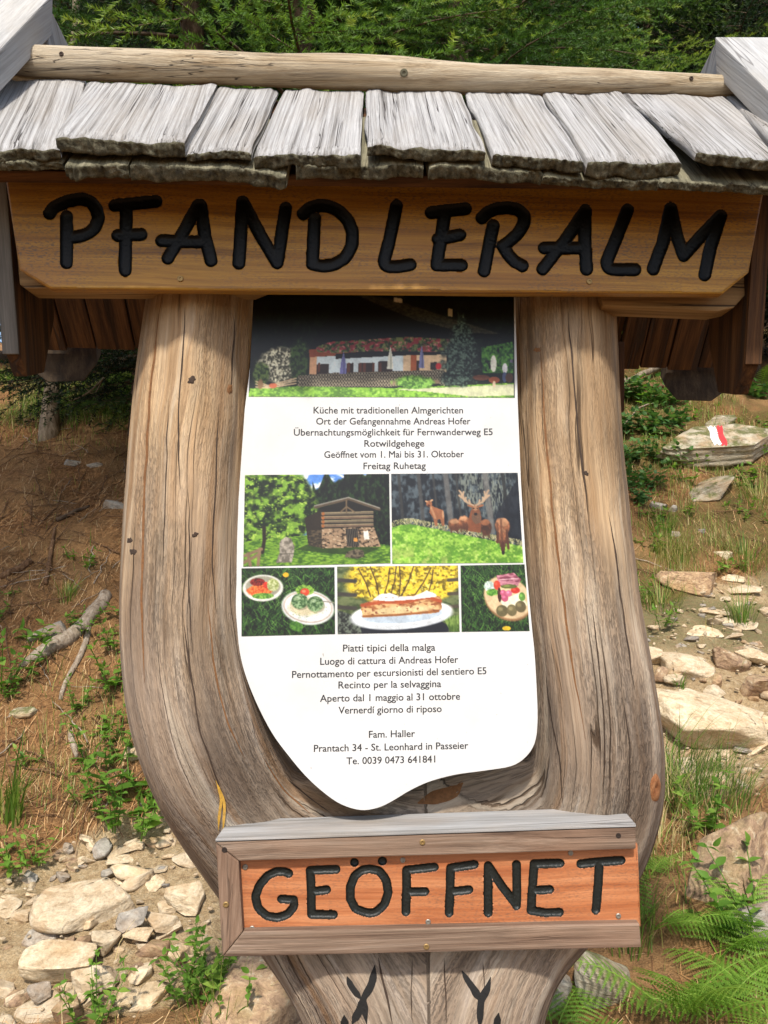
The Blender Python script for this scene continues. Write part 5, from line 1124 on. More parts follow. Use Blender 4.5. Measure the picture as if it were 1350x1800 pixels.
# the snack board
p = Print(1005, 450, 1322, 758, 128, 124); lawn(p, 5); p.put(p.ell(1230, 610, 118, 98, .5), (0.60, 0.42, 0.26)); p.put(p.ell(1228, 602, 116, 94, .5), (0.86, 0.74, 0.56)); p.put(p.poly([(1190, 620), (1290, 580), (1320, 640), (1230, 680)]), (0.93, 0.90, 0.78))
p.tex(p.poly([(1180, 500), (1265, 488), (1300, 520), (1280, 552), (1190, 548)]), (0.52, 0.22, 0.30), (0.80, 0.52, 0.58), p.nz(22, 9, 3)); p.put(p.line([(1195, 520), (1285, 515)], 2), (0.9, 0.72, 0.74)); p.tex(p.ell(1145, 550, 28, 24, 0, .1, .4, 4), (0.66, 0.76, 0.72), (0.92, 0.94, 0.92), p.nz(8, 8, 5)); p.tex(p.ell(1155, 578, 30, 16, 0, .1, .5, 6), (0.25, 0.5, 0.12), (0.56, 0.78, 0.3), p.nz(6, 6, 7))
for x, y, a, b, c in ((1180, 545, 16, 22, (0.84, 0.24, 0.14)), (1268, 570, 22, 15, (0.80, 0.18, 0.12)), (1238, 552, 40, 10, (0.36, 0.40, 0.16)), (1190, 590, 9, 34, (0.25, 0.10, 0.08)), (1208, 582, 15, 15, (0.74, 0.32, 0.44)), (1235, 584, 16, 15, (0.80, 0.40, 0.52)), (1215, 606, 17, 17, (0.72, 0.30, 0.42)), (1298, 600, 16, 20, (0.36, 0.56, 0.2)), (1198, 664, 28, 27, (0.40, 0.36, 0.22)), (1245, 662, 24, 27, (0.45, 0.40, 0.25)), (1288, 646, 26, 27, (0.40, 0.35, 0.22))):
    p.put(p.ell(x, y, a, b), c); p.put(p.ell(x - a * .25, y - b * .3, a * .4, b * .35, 0, .5), np.clip(np.array(c) * 1.5 + .08, 0, 1), .6)
p.put(p.ell(1215, 745, 20, 10), (0.92, 0.74, 0.10)); p.emit([(809.5, 994), (922, 992), (931, 1109), (811.5, 1110.5)])

# ------------------------------------------------------------------ the lower sign in its frame
open_sign = thing('open_sign', U(752, 1674, 1.34), 'framed red brown wooden sign reading GEÖFFNET screwed to the foot of the fork', 'sign')
OY = 1.315
BD = [(416, 1510), (1117, 1486), (1122, 1630), (424, 1646)]
prism('board', [U(x, y, OY + 0.0258) for x, y in BD], (0, 0.020, 0), M['open'], open_sign, (1, 0.06, 0), 0.001)
ZO = lambda x, y: (360 + x / 1.6463, 1380 + y / 1.6463)
GE = [[[(243, 256), (228, 250), (208, 250), (182, 262), (158, 290), (146, 322), (154, 356), (180, 379), (210, 384), (240, 374), (258, 352), (257, 332)], [(257, 332), (222, 330)]],
      [[(305, 247), (380, 244)], [(305, 247), (308, 300), (309, 374)], [(309, 308), (352, 303)], [(309, 374), (372, 375)]],
      [[(477, 243), (505, 248), (525, 275), (531, 312), (520, 345), (498, 366), (482, 371), (462, 368), (436, 358), (421, 330), (421, 295), (434, 262), (455, 246), (477, 243)], [(433, 223.8), (433.1, 224.2)], [(514, 219.8), (514.1, 220.2)]],
      [[(584, 246), (584, 300), (582, 367)], [(584, 246), (664, 237)], [(588, 309), (637, 308)]],
      [[(711, 241), (710, 300), (707, 370)], [(711, 240), (780, 230)], [(713, 308), (764, 303)]],
      [[(820, 233), (820, 300), (820, 370)], [(820, 233), (858, 290), (900, 345)], [(902, 230), (903, 290), (902, 350)]],
      [[(953, 230), (948, 300), (944, 363)], [(953, 228), (1028, 226)], [(950, 305), (998, 302)], [(944, 363), (985, 369), (1026, 368)]],
      [[(1088, 228), (1145, 222), (1205, 218)], [(1142, 224), (1138, 290), (1132, 362)]]]
GE = [[[ZO(*q) for q in l] for l in L] for L in GE]
routed_board('board', open_sign, [(417, 1508), (1121, 1484), (1127, 1629), (425, 1645)], OY + 0.016, GE, 7.9, 0.0045, M['black2'], M['open'], 3, 1.15)
def rail(front, back_dir, mat, grain, name='frame_rail'): return prism(name, front, back_dir, mat, open_sign, grain, 0.0022)
# top rail: front face and a separate greyed top surface
tl, tr = U(378.5, 1480.5, OY), U(1118, 1454.5, OY); bl, br_ = U(420, 1513.5, OY), U(1118, 1492.5, OY)
rail([tl, tr, br_, bl], (0, 0.03, 0), M['frame'], (1, 0.06, 0))
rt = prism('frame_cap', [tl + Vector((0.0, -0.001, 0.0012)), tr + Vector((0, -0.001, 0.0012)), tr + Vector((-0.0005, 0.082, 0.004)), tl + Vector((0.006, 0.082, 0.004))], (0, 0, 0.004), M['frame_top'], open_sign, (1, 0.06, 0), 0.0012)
prism('back_rail', [U(404, 1449, OY + 0.083), U(1060, 1425, OY + 0.083), U(1060, 1455, OY + 0.083), U(404, 1480, OY + 0.083)], (0, 0.012, 0), M['frame'], open_sign, (1, 0.06, 0), 0.001)
o1, o2 = U(379, 1481.5, OY), U(390.5, 1682, OY)
rail([o1 + Vector((0, 0, -.0008)), bl + Vector((-0.0006, 0, -0.0006)), U(426.5, 1638, OY), o2], (0, 0.055, 0), M['frame'], (0.02, 0, 1))
rail([U(427.2, 1638.5, OY), U(1124.5, 1624, OY), U(1127.5, 1665.5, OY), o2 + Vector((0.0008, 0, -0.0004))], (0, 0.045, 0), M['frame'], (1, 0.06, 0))
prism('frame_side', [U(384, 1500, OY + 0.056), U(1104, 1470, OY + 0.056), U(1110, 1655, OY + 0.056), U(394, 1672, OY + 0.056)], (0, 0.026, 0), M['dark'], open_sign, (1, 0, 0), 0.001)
for x, y in ((431, 1524), (443, 1632), (708, 1512), (752.5, 1620.5), (1003, 1499.5), (1087, 1610)): disc_on('screw', U(x, y, OY + 0.0155), (0, -1, 0), 0.0042, M['screw'], open_sign)
for x, y in ((397, 1590), (742.5, 1480.5), (749.5, 1664)): disc_on('screw', U(x, y, OY - 0.0003), (0, -1, 0), 0.0045, M['brass'], open_sign)
for x, y in ((394.5, 1494), (1087, 1469)): disc_on('screw_hole', U(x, y, OY - 0.0002), (0, -1, 0), 0.0042, M['hole'], open_sign, th=0.0004)

# ------------------------------------------------------------------ trees behind the sign
def gpx(x, Y): return (x - CX) / FPX * Y
LAB = 'dense shade-dark green spruce among the forest trees behind the roof'
for i, (x, Y, k, s) in enumerate([(60, 12.0, 0, 1.3), (330, 6.6, 1, 1.0), (560, 6.2, 2, .95), (770, 7.0, 0, 1.0), (1290, 9.0, 1, 1.3), (1450, 8.6, 0, 1.3),
                                  (-220, 10.5, 2, 1.35), (-60, 13.5, 1, 1.9), (230, 9.4, 0, 1.35), (450, 8.8, 1, 1.4), (680, 9.2, 2, 1.3), (880, 9.0, 0, 1.35), (1170, 9.6, 1, 1.45), (1320, 9.2, 2, 1.35),
                                  (60, 13.5, 0, 1.9), (340, 13.0, 2, 1.8), (600, 13, 1, 2.0), (850, 13.2, 0, 1.9), (1100, 13, 2, 1.8), (1380, 13.5, 1, 2.0), (200, 17, 1, 2.6), (480, 17, 0, 2.5), (740, 17, 2, 2.3), (980, 17, 1, 2.6), (1240, 17, 0, 2.5)]):
    spruce(gpx(x, Y), Y, k, s, RNG.uniform(0, 6.28), LAB)
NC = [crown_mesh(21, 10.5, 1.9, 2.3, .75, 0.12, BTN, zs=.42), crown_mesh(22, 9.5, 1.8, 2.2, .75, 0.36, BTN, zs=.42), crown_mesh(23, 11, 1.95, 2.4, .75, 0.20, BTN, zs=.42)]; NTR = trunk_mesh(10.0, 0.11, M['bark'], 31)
for x, Y, k, lb in ((330, 5.0, 2, 'near spruce with drooping boughs just above the left end of the ridge log'), (520, 4.7, 1, 'near spruce with bright yellow green boughs above the left half of the ridge log'), (690, 5.6, 0, 'near dark spruce above the middle of the ridge log'),
                    (800, 5.2, 2, 'near spruce with hanging boughs above the right half of the ridge log'), (985, 8.4, 0, 'tall spruce with dense boughs left of the right barge plank'), (1150, 8.9, 1, 'tall light green spruce partly behind the right barge plank')):
    st_ = thing('spruce_tree', onground(gpx(x, Y), Y), lb, 'tree', 'near spruces behind the ridge'); st_.rotation_euler = (0, 0, x * 0.7); put('trunk', NTR, st_); put('crown', NC[k], st_)
# neighbours beside the path whose shade falls on the slope
SHC, SHT = crown_mesh(16, 9.5, 2.0, 3.0, 1.1, zs=.36), trunk_mesh(8.6, 0.10, M['bark'], 9)
for X, Y, s in ((-3.2, 3.2, 1.0),):
    st_ = thing('spruce_tree', onground(X, Y), 'tall spruce beside the path, left of the sign, shading the slope', 'tree', 'spruces beside the path'); st_.rotation_euler = (0, 0, X)
    st_.scale = (s, s, s); put('trunk', SHT, st_); put('crown', SHC, st_)
def ground_line(pts, r, name, mat, label, cat, group=None, lift=0.4, k=8, seed=0):
    P = smooth_line([G(*p)[:] for p in pts], max(8, len(pts) * 5)); q = np.linspace(0, 1, len(P))
    rad = np.interp(q, np.linspace(0, 1, len(r)), r); P[:, 2] = height(P[:, 0], P[:, 1]) + rad * lift
    V, F = tube_mesh(P, rad, k); V = V + (fbm(V * 22, seed, 3)[:, None] - 0.5) * rad.mean() * 0.8
    c = P.mean(0); return tag(put(name, mesh(name, V - c, F, mat, smooth=True), loc=c), label, cat, group)
pb = G(93, 766)
pt_ = thing('young_tree', pb, 'slim young tree with pale bark on the mossy slope under the left gable', 'tree')
put('trunk', trunk_mesh(7.0, 0.062, M['palebark'], 5, 0.02), pt_); put('crown', crown_mesh(14, 7.5, 1.3, 3.4, 0.55), pt_)
yb = G(232, 768)
yt = thing('young_spruce', yb, 'small bright green spruce standing against the left arm of the fork', 'tree')
put('trunk', trunk_mesh(2.3, 0.03, M['bark'], 6), yt); put('crown', crown_mesh(15, 2.5, 0.85, 0.35, 0.8), yt)
# bare branch sticking out beside it
def bare(p0, p1, r, seed):
    a, b = np.array(p0), np.array(p1); q = np.linspace(0, 1, 10)[:, None]; P = a + (b - a) * q; P[:, 2] += 0.05 * np.sin(q[:, 0] * 5 + seed)
    return tube_mesh(P, np.linspace(r, r * 0.35, 10), 6)
A_ = U(207, 655, 6.2, 0, 0); B_ = U(115, 702, 6.0, 0, 0); V1, F1 = bare(U(236, 632, 6.25, 0, 0)[:], B_[:], 0.011, 1); V2, F2 = bare(U(185, 668, 6.15, 0, 0)[:], U(150, 690, 6.1, 0, 0)[:], 0.006, 2)
c = np.array(yb[:]); put('dead_branch', mesh('dead_branch', np.concatenate([V1, V2]) - c, [tuple(f) for f in F1] + [tuple(i + len(V1) for i in f) for f in F2], M['palebark'], smooth=True), yt)

# ------------------------------------------------------------------ rocks
def rock_px(x, y, w, h, label, mat='stone', seed=1, rz=0.0, tilt=(0, 0), asp=0.75, sink=0.42, cat='rock', group=None, name='rock', hs=1.0, **kw):
    g_ = G(x, y + h * 0.3); Y = g_.y; W_ = w * Y / FPX; H_ = h * Y / FPX * hs * 0.85
    m_ = rock_mesh(name, seed, (W_, W_ * asp, H_), M[mat], **kw)
    o = put(name, m_, loc=(g_.x, g_.y + W_ * asp * 0.12, g_.z + H_ * (0.5 - sink) * 0.5), rot=(tilt[0], tilt[1], rz))
    return tag(o, label, cat, group)
rock_px(150, 1578, 185, 62, 'broad flat pale slab at the upper left edge of the stony path', 'stone', 3, 0.2, (0.30, -0.12), 0.8, .25)
rock_px(92, 1684, 150, 70, 'wedge shaped pale block with a dark broken front face on the left path', 'stone', 5, 0.1, (0.15, -.08), 0.6)
rock_px(231, 1606, 66, 62, 'rounded brownish flat stone tilted up in the middle of the left path', 'greystone', 8, 0.5, (0.7, -.5), 0.7)
rock_px(278, 1618, 66, 30, 'long light stone lying right of the tilted brownish stone', 'stone', 9, -0.1, (.3, 0.1), 0.6)
rock_px(240, 1637, 58, 26, 'light stone just below the tilted brownish stone', 'stone', 11, 0.2, (.3, 0), 0.6)
rock_px(186, 1644, 56, 44, 'blocky light stone with a shadowed right end above the dark grey stone', 'stone', 12, 0.4, (.3, 0.1), 0.8)
rock_px(143, 1652, 42, 24, 'narrow tilted brown stone left of the blocky light stone', 'boulder', 13, 0.7, (.2, -.4), 0.5)
rock_px(72, 1738, 48, 36, 'dark grey angular stone among pale stones at the lower left', 'greystone', 14, 0.3, (.4, 0), 0.8)
rock_px(78, 1586, 24, 18, 'small white stone at the left tip of the broad slab', 'stone', 15, 0.3)
rock_px(165, 1708, 80, 48, 'pale cream stone half buried in the lower left path', 'stone', 16, 0.2, (.3, 0), 0.8, .3)
rock_px(120, 1772, 64, 48, 'pale orange stone at the bottom of the left path', 'boulder', 17, 0.5, (.3, 0), 0.8, .3)
rock_px(330, 1572, 84, 36, 'flat buff stone close to the left side of the fork', 'stone', 18, 0.2, (.35, 0), 0.8, .3)
rock_px(310, 1668, 44, 36, 'angular pale stone above the leafy herb by the foot of the sign', 'stone', 19, 0.8, (.3, .2), 0.8)
rock_px(460, 1745, 270, 150, 'large smooth tan boulder behind the foot of the fork', 'boulder', 21, 0.35, (0.25, -0.10), 0.8, .2, sub=5, rough=.07)
rock_px(1290, 1525, 300, 150, 'big rusty brown boulder lying diagonally right of the lower sign', 'boulder', 71, 0.25, (0.30, -0.70), 0.6, .0, rough=.10, sub=5, cuts=6)
rock_px(1338, 1610, 130, 120, 'pale boulder under the big rusty boulder at the right edge', 'greystone', 24, 0.2, (.2, -.2), 0.7, .2, sub=5)
rock_px(1068, 1715, 130, 110, 'mossy boulder below the right end of the lower sign', 'mossrock', 25, 0.3, (.2, .2), 0.7, .15, sub=5)
rock_px(980, 1735, 90, 120, 'upright grey stone right of the foot of the fork', 'greystone', 26, 0.3, (.2, .2), 0.7, .15)
rock_px(1255, 1258, 205, 95, 'largest pale flat slab on the path right of the fork', 'stone', 27, 0.3, (0.30, 0.10), 0.85, .15, sub=5)
rock_px(1196, 1162, 130, 62, 'sandy ledge of rock above the largest pale slab', 'stone', 28, 0.1, (.25, .12), 0.7, .2)
rock_px(1285, 1150, 74, 50, 'wedge of layered brown stone on the right path', 'boulder', 29, 0.1, (.2, .35), 0.7)
rock_px(1330, 1148, 66, 30, 'pinkish white stone at the right edge of the path', 'stone', 30, 0.1, (.3, -.1), 0.7)
rock_px(1334, 1192, 80, 60, 'stump shaped block with grass at the right edge', 'boulder', 31, 0.1, (.1, 0), 0.8)
rock_px(1148, 1146, 56, 36, 'rounded pale stone touching the right arm of the fork', 'stone', 32, 0.1, (.2, .1), 0.7)
rock_px(1163, 1176, 32, 32, 'small egg shaped brown stone below the rounded pale stone', 'boulder', 33, 0.1, (.1, .1), 0.8)
rock_px(1190, 1193, 48, 18, 'small flat white stone in front of the sandy ledge', 'stone', 34, 0.1, (.3, 0), 0.6)
rock_px(1262, 1186, 34, 44, 'upright orange stone between the ledge and the wedge', 'boulder', 35, 0.5, (.2, .3), 0.7)
rock_px(1256, 1212, 40, 34, 'pink stone resting against the top of the largest slab', 'stone', 36, 0.4, (.4, .3), 0.7)
rock_px(1225, 1016, 140, 58, 'long brown ledge of rock across the right bank', 'boulder', 37, -0.1, (.2, .12), 0.5, .2)
rock_px(1275, 970, 50, 22, 'flat buff stone poking out of the grass above the ledge', 'stone', 38, 0.1, (.2, 0), 0.6)
rock_px(1155, 884, 36, 32, 'rounded grey stone beside the ivy, left of its twin', 'greystone', 39, 0.1, (.3, .2), 0.7)
rock_px(1184, 890, 26, 32, 'narrow grey stone right of the rounded grey stone', 'greystone', 40, 0.6, (.3, .2), 0.7)
rock_px(1235, 930, 18, 18, 'small grey stone on the bare patch of the right bank', 'greystone', 41, 0.2)
rock_px(1188, 935, 20, 24, 'pale pointed stone on the bank below the narrow grey stone', 'greystone', 42, 0.2, (.4, 0))
rock_px(1245, 862, 130, 44, 'slanting slab of layered rock with moss below the marked rock', 'mossrock', 43, 0.25, (0.2, -0.38), 0.6, .2, layers=.2)
rock_px(1268, 735, 70, 26, 'thin ledge of grey rock above the trail mark', 'mossrock', 44, 0.1, (.2, -.15), 0.6, .2, layers=.2)
marked = rock_px(1282, 772, 270, 105, 'layered mossy rock painted with a red and white trail mark', 'mossrock', 47, 0.05, (0.55, -0.15), 0.55, .1, sub=5, layers=.22, rough=.06)
bpy.context.view_layer.update()
mb = BVHTree.FromPolygons([marked.matrix_world @ v.co for v in marked.data.vertices], [tuple(p.vertices) for p in marked.data.polygons])
def mark(x0, x1, y0, y1, sk, mat, name):
    V, F = [], []; n, m_ = 9, 14; ok = True; inv = marked.matrix_world.inverted()
    for j in range(m_):
        for i in range(n):
            v = j / (m_ - 1); x = x0 + (x1 - x0) * i / (n - 1) + sk * v + 1.2 * math.sin(v * 9 + x0) * (i in (0, n - 1)); y = y0 + (y1 - y0) * v + 1.5 * math.sin(i * 1.3) * (j in (0, m_ - 1))
            p, nn = hit(mb, x, y)
            if p is None: return
            V.append((inv @ (p + nn * 0.003))[:])
    for j in range(m_ - 1):
        for i in range(n - 1): F.append((j * n + i, j * n + i + 1, (j + 1) * n + i + 1, (j + 1) * n + i))
    put(name, mesh(name, V, F, mat, smooth=True), marked)
mark(1243, 1257, 750, 782, 11, M['white'], 'white_stripe'); mark(1257.5, 1268, 749, 783, 11, M['red'], 'red_stripe')
rock_px(200, 884, 40, 26, 'grey angular stone on the dark slope by the left arm', 'greystone', 51, .2, (.3, .1))
rock_px(126, 810, 32, 20, 'small grey stone under the slim pale tree', 'greystone', 52, .2, (.2, .1))
rock_px(165, 815, 30, 18, 'dark little stone beside the young spruce', 'greystone', 53, .2, (.2, .1))
rock_px(88, 1108, 84, 36, 'flat grey slab above the bleached root', 'greystone', 54, .4, (.3, -.3), 0.5, .3)
rock_px(240, 1318, 50, 50, 'pale stone half hidden behind the left arm', 'stone', 55, .2, (.3, .1))
rock_px(40, 1250, 60, 24, 'flat mossy stone on the bare soil of the left slope', 'mossrock', 56, .2, (.3, -.1), .6, .3)
# loose stones of the path: each one its own object, copies of ten shapes
SM = [rock_mesh('path_stone', 300 + k, (0.085, 0.085 * RNG.uniform(.55, .9), 0.085 * RNG.uniform(.25, .5)), M['greystone' if k in (3, 7) else 'boulder' if k == 5 else 'stone'], sub=3, cuts=10) for k in range(10)]
rs = np.random.default_rng(5); placed = 0
while placed < 170:
    X, Y = rs.uniform(-1.75, 2.6), rs.uniform(2.3, 5.8)
    pm_ = float(pathmask(np.array(X), np.array(Y)))
    if rs.uniform() > pm_ or abs(X / Y) > 0.48: continue
    ic = 0.16 < X / Y + 0.0 < 0.30 and False
    px0 = CX + X / Y * FPX
    if 330 < px0 < 1120 and Y < 6: continue                 # wholly behind the fork
    if px0 > 1000 and rs.uniform() < .45: continue
    s = float(np.clip(rs.lognormal(-0.35, 0.5), 0.35, 2.2)); p = onground(X, Y)
    o = put('path_stone', SM[placed % 10], loc=(p.x, p.y, p.z + 0.006 * s - 0.05 * pm_ + 0.008), rot=(rs.uniform(-.1, .5), rs.uniform(-.3, .3), rs.uniform(0, 6.28)), scale=(s, s, s))
    tag(o, 'small pale flat stone lying loose among others on the stony path', 'stone', 'loose stones on the path'); placed += 1
SL = [rock_mesh('flat_stone', 340 + k, (0.20, 0.20 * RNG.uniform(.5, .8), 0.20 * RNG.uniform(.14, .24)), M[('stone', 'stone', 'greystone', 'stone', 'boulder', 'stone')[k]], sub=4, cuts=11) for k in range(6)]
placed = 0
while placed < 58:
    X, Y = (rs.uniform(.9, 2.6), rs.uniform(3.3, 5.8)) if placed < 34 else (rs.uniform(-1.7, -.6), rs.uniform(2.5, 3.9))
    px0 = CX + X / Y * FPX; pm_ = float(pathmask(np.array(X), np.array(Y)))
    if pm_ < .3 or not (1110 < px0 < 1370 or -20 < px0 < 350): continue
    s = float(rs.uniform(.45, 1.15)); p = onground(X, Y)
    o = put('flat_stone', SL[placed % 6], loc=(p.x, p.y, p.z - 0.05 * pm_ + 0.004), rot=(rs.uniform(.15, .5), rs.uniform(-.3, .15), rs.uniform(-.8, .8)), scale=(s, s, s))
    tag(o, 'flat broken slab of pale layered stone half buried in the stony path', 'stone', 'flat slabs bedded in the path'); placed += 1
# gravel between them, too small to count
VV, FF, o_ = [], [], 0
for k in range(2600):
    X, Y = rs.uniform(-1.9, 2.7), rs.uniform(2.2, 6.0); px0 = CX + X / Y * FPX
    if rs.uniform() > float(pathmask(np.array(X), np.array(Y))) + 0.06 or 380 < px0 < 1080: continue
    V, F = ICO[2]; n = rs.normal(size=3); s = rs.uniform(0.004, 0.014); V = V * (1 + 0.5 * (vnoise(V * 1.6 + k, k % 97)[:, None] - 0.5)) * np.array([1, rs.uniform(.5, .9), rs.uniform(.3, .6)]) * s
    a = rs.uniform(0, 6.28); V = V @ np.array([[math.cos(a), math.sin(a), 0], [-math.sin(a), math.cos(a), 0], [0, 0, 1]]); p = onground(X, Y)
    VV.append(V + np.array([p.x, p.y, p.z - 0.035 + s * .3 + 0.012])); FF.append(F + o_); o_ += len(V)
tag(put('gravel', mesh('gravel', np.concatenate(VV), np.concatenate(FF), M['stone'], smooth=False)), 'fine gravel and stone chips strewn over the path', None, kind='stuff')

# ------------------------------------------------------------------ roots, twigs, poles, litter
ground_line([(38, 1172), (72, 1155), (104, 1138), (140, 1112), (160, 1088), (176, 1070), (186, 1050)], [0.014, 0.040, 0.046, 0.043, 0.040, 0.044, 0.04], 'tree_root', M['root'], 'thick bleached root lying across the left slope', 'root', seed=1)
ground_line([(158, 1092), (152, 1130), (140, 1160), (122, 1190), (108, 1218), (106, 1232)], [0.014, 0.016, 0.017, 0.014, 0.010], 'tree_root', M['root'], 'thinner forked root curving down from the thick bleached root', 'root', seed=2)
ground_line([(122, 1290), (130, 1320), (134, 1338)], [0.012, 0.018, 0.008], 'tree_root', M['root'], 'short root stub standing out of the soil beside the leafy clump', 'root', seed=3)
ground_line([(0, 1018), (30, 1006), (56, 990)], [0.02, 0.028, 0.024], 'dead_log', M['twig'], 'short dead log at the left edge of the needle litter', 'log', seed=4)
ground_line([(1092, 690), (1130, 674), (1172, 652)], [0.03, 0.03, 0.03], 'fallen_pole', M['palebark'], 'upper of two fallen poles in the undergrowth behind the right arm', 'pole', seed=5, lift=3)
ground_line([(1092, 696), (1130, 688), (1172, 684)], [0.022, 0.022, 0.02], 'fallen_pole', M['twig'], 'lower of two fallen poles in the undergrowth behind the right arm', 'pole', seed=6, lift=2)
ground_line([(96, 932), (92, 960), (86, 1000), (80, 1030)], [0.009, 0.014, 0.016, 0.012], 'dead_branch', M['twig'], 'stout brown dead branch pointing down the needle-covered slope', 'branch', seed=7, lift=1.2)
ground_line([(100, 918), (130, 905), (158, 892)], [0.016, 0.015, 0.010], 'dead_branch', M['bark'], 'dark dead branch slanting up towards the grey angular stone', 'branch', seed=8, lift=1.0)
ground_line([(1098, 765), (1120, 735), (1150, 722)], [0.006, 0.006, 0.004], 'dead_branch', M['root'], 'thin pale bent branch lying over the ivy', 'branch', seed=9, lift=16)
TWM = []
for k in range(7):
    rg = np.random.default_rng(700 + k); n = 7; P = np.cumsum(np.concatenate([[[0, 0, 0]], np.stack([np.full(n, 0.05), rg.normal(0, 0.010, n), rg.normal(0, 0.006, n)], -1)]), 0); P -= P.mean(0)
    V, F = tube_mesh(P, np.linspace(0.0042, 0.0018, n + 1), 5); VA, FA = [V], list(F); o_ = len(V)
    for b in range(rg.integers(0, 4)):
        i = rg.integers(1, n - 1); a = rg.uniform(.5, 1.0) * rg.choice([-1, 1]); l = rg.uniform(.05, .13); d = np.array([math.cos(a), math.sin(a), .15]) * l
        V, F = tube_mesh(np.stack([P[i], P[i] + d * .5, P[i] + d]), [0.0022, 0.0017, 0.001], 4); VA.append(V); FA += [tuple(j + o_ for j in f) for f in F]; o_ += len(V)
    TWM.append(mesh('dead_twig', np.concatenate(VA), FA, M['root'] if k == 2 else M['twig'], smooth=True))
cnt = 0
while cnt < 250:
    X, Y = rs.uniform(-3.2, 3.0), rs.uniform(3.6, 8.0); px0 = CX + X / Y * FPX
    if px0 < -20 or px0 > 1370 or 235 < px0 < 1110 or (X > 0 and rs.uniform() > 0.22): continue
    if float(pathmask(np.array(X), np.array(Y))) > .6 and rs.uniform() > .15: continue
    p = onground(X, Y); a = rs.uniform(0, 6.28); s = rs.uniform(.4, 1.25)
    e = 0.12; sl = [float(height(np.array(X + e * math.cos(a)), np.array(Y + e * math.sin(a))) - height(np.array(X - e * math.cos(a)), np.array(Y - e * math.sin(a)))) / (2 * e)]
    tw = put('dead_twig', TWM[cnt % 7], loc=(p.x, p.y, p.z + 0.012), rot=(0, -math.atan(sl[0]) + rs.normal() * .08, a), scale=(s, s, max(s, .8)))
    tag(tw, 'thin dead twig lying on the needle-covered hillside', 'twig', 'dead twigs on the slope'); cnt += 1
def scatter(n, fn, seed, xr=(-3.4, 3.4), yr=(2.2, 8.8)):
    rg = np.random.default_rng(seed); X = rg.uniform(*xr, n); Y = rg.uniform(*yr, n); k = (rg.uniform(0, 1, n) < fn(X, Y)) & (np.abs(X / Y) < 0.52)
    px0 = CX + X / Y * FPX; k &= (px0 < 420) | (px0 > 1060) | (Y > 7.5)
    X, Y = X[k], Y[k]; return np.stack([X, Y, height(X, Y)], -1)
# fallen needles and straw bits
LB = scatter(110000, lambda X, Y: (1 - pathmask(X, Y)) * np.where(X < 0, 0.9, 0.4) * sstep(.2, .5, n2(X * 3, Y * 3, 21, 3)), 31)
rg = np.random.default_rng(8); n = len(LB); a = rg.uniform(0, 6.28, n); l = rg.uniform(0.012, 0.05, n); d = np.stack([np.cos(a), np.sin(a)], -1)
e0, e1 = LB[:, :2] - d * l[:, None], LB[:, :2] + d * l[:, None]; E0 = np.concatenate([e0, (height(e0[:, 0], e0[:, 1]) + 0.004)[:, None]], 1); E1 = np.concatenate([e1, (height(e1[:, 0], e1[:, 1]) + 0.004 + rg.uniform(0, .015, n))[:, None]], 1)
sd = np.stack([-d[:, 1], d[:, 0], np.zeros(n)], -1) * rg.uniform(0.0006, 0.0015, n)[:, None]; V = np.stack([E0 - sd, E0 + sd, E1 + sd, E1 - sd], 1).reshape(-1, 3)
t = NT('needle_litter'); M['litter'] = t.fin(t.ramp(t.attr('tint', 'Fac'), [(0.0, (0.07, 0.030, 0.012)), (0.4, (0.25, 0.115, 0.04)), (0.75, (0.47, 0.25, 0.10)), (1.0, (0.60, 0.43, 0.23))]), 0.8, None)
tag(put('needle_litter', mesh('needle_litter', V, np.arange(4 * n).reshape(-1, 4), M['litter'], {'tint': np.repeat(rg.uniform(0, 1, n), 4)})), 'brown fallen needles and bits covering the soil', None, kind='stuff')

# ------------------------------------------------------------------ grass and herbs
def gden(X, Y):
    far = 0.8 * sstep(6.5, 7.4, Y) * (1 - sstep(9.2, 10, Y)) * (1 - sstep(-1.2, 0.2, X)); right = 0.85 * sstep(0.75, 1.3, X) * sstep(4.4, 5.2, Y + .3)
    nearl = 0.5 * (1 - sstep(0.15, 0.6, np.abs(Y - 4.0))) * (1 - sstep(-.9, .1, X)); nearr = 0.5 * sstep(.7, 1.1, X) * (1 - sstep(3.2, 3.7, Y))
    return np.clip(np.maximum(np.maximum(far, right), np.maximum(nearl, nearr)) * sstep(0.40, 0.62, n2(X * 2.6, Y * 2.6, 63, 4)) + 0.012, 0, 1) * (1 - 0.93 * pathmask(X, Y))
gb = scatter(130000, gden, 41); V, F, T = blades(gb, 42, 0.075, 0.8, 0.0034, 0.42)
gb2 = scatter(60000, lambda X, Y: sstep(6.9, 7.5, Y) * (1 - sstep(8.6, 9.6, Y)) * (1 - sstep(-1.2, -.4, X)) * sstep(.3, .55, n2(X * 2, Y * 2, 70, 3)), 43, (-4.6, -0.4), (6.2, 9.6)); V2, F2, T2 = blades(gb2, 44, 0.075, 1.0, 0.006, 0.10)
F = np.concatenate([F, F2 + len(V)]); V = np.concatenate([V, V2]); T = np.concatenate([T, T2])
tag(put('grass', mesh('grass', V, F, M['grass'], {'tint': T}, True)), 'thin green and straw coloured grass on the bank', None, kind='stuff')
def tuft(x, y, n, h, label, seed, straw=0.1, rad=0.10, az=None, group='grass tufts', w=0.004):
    p = G(x, y); rg = np.random.default_rng(seed); a = rg.uniform(0, 6.28, n); r = rad * np.sqrt(rg.uniform(0, 1, n)); b = np.stack([np.cos(a) * r, np.sin(a) * r, np.zeros(n)], -1)
    b[:, 2] = height(p.x + b[:, 0], p.y + b[:, 1]) - p.z - 0.01
    V, F, T = blades(b, seed, h, 1.0, w, straw, az); return tag(put('grass_tuft', mesh('grass_tuft', V, F, M['grass'], {'tint': T}, True), loc=p), label, 'grass', group)
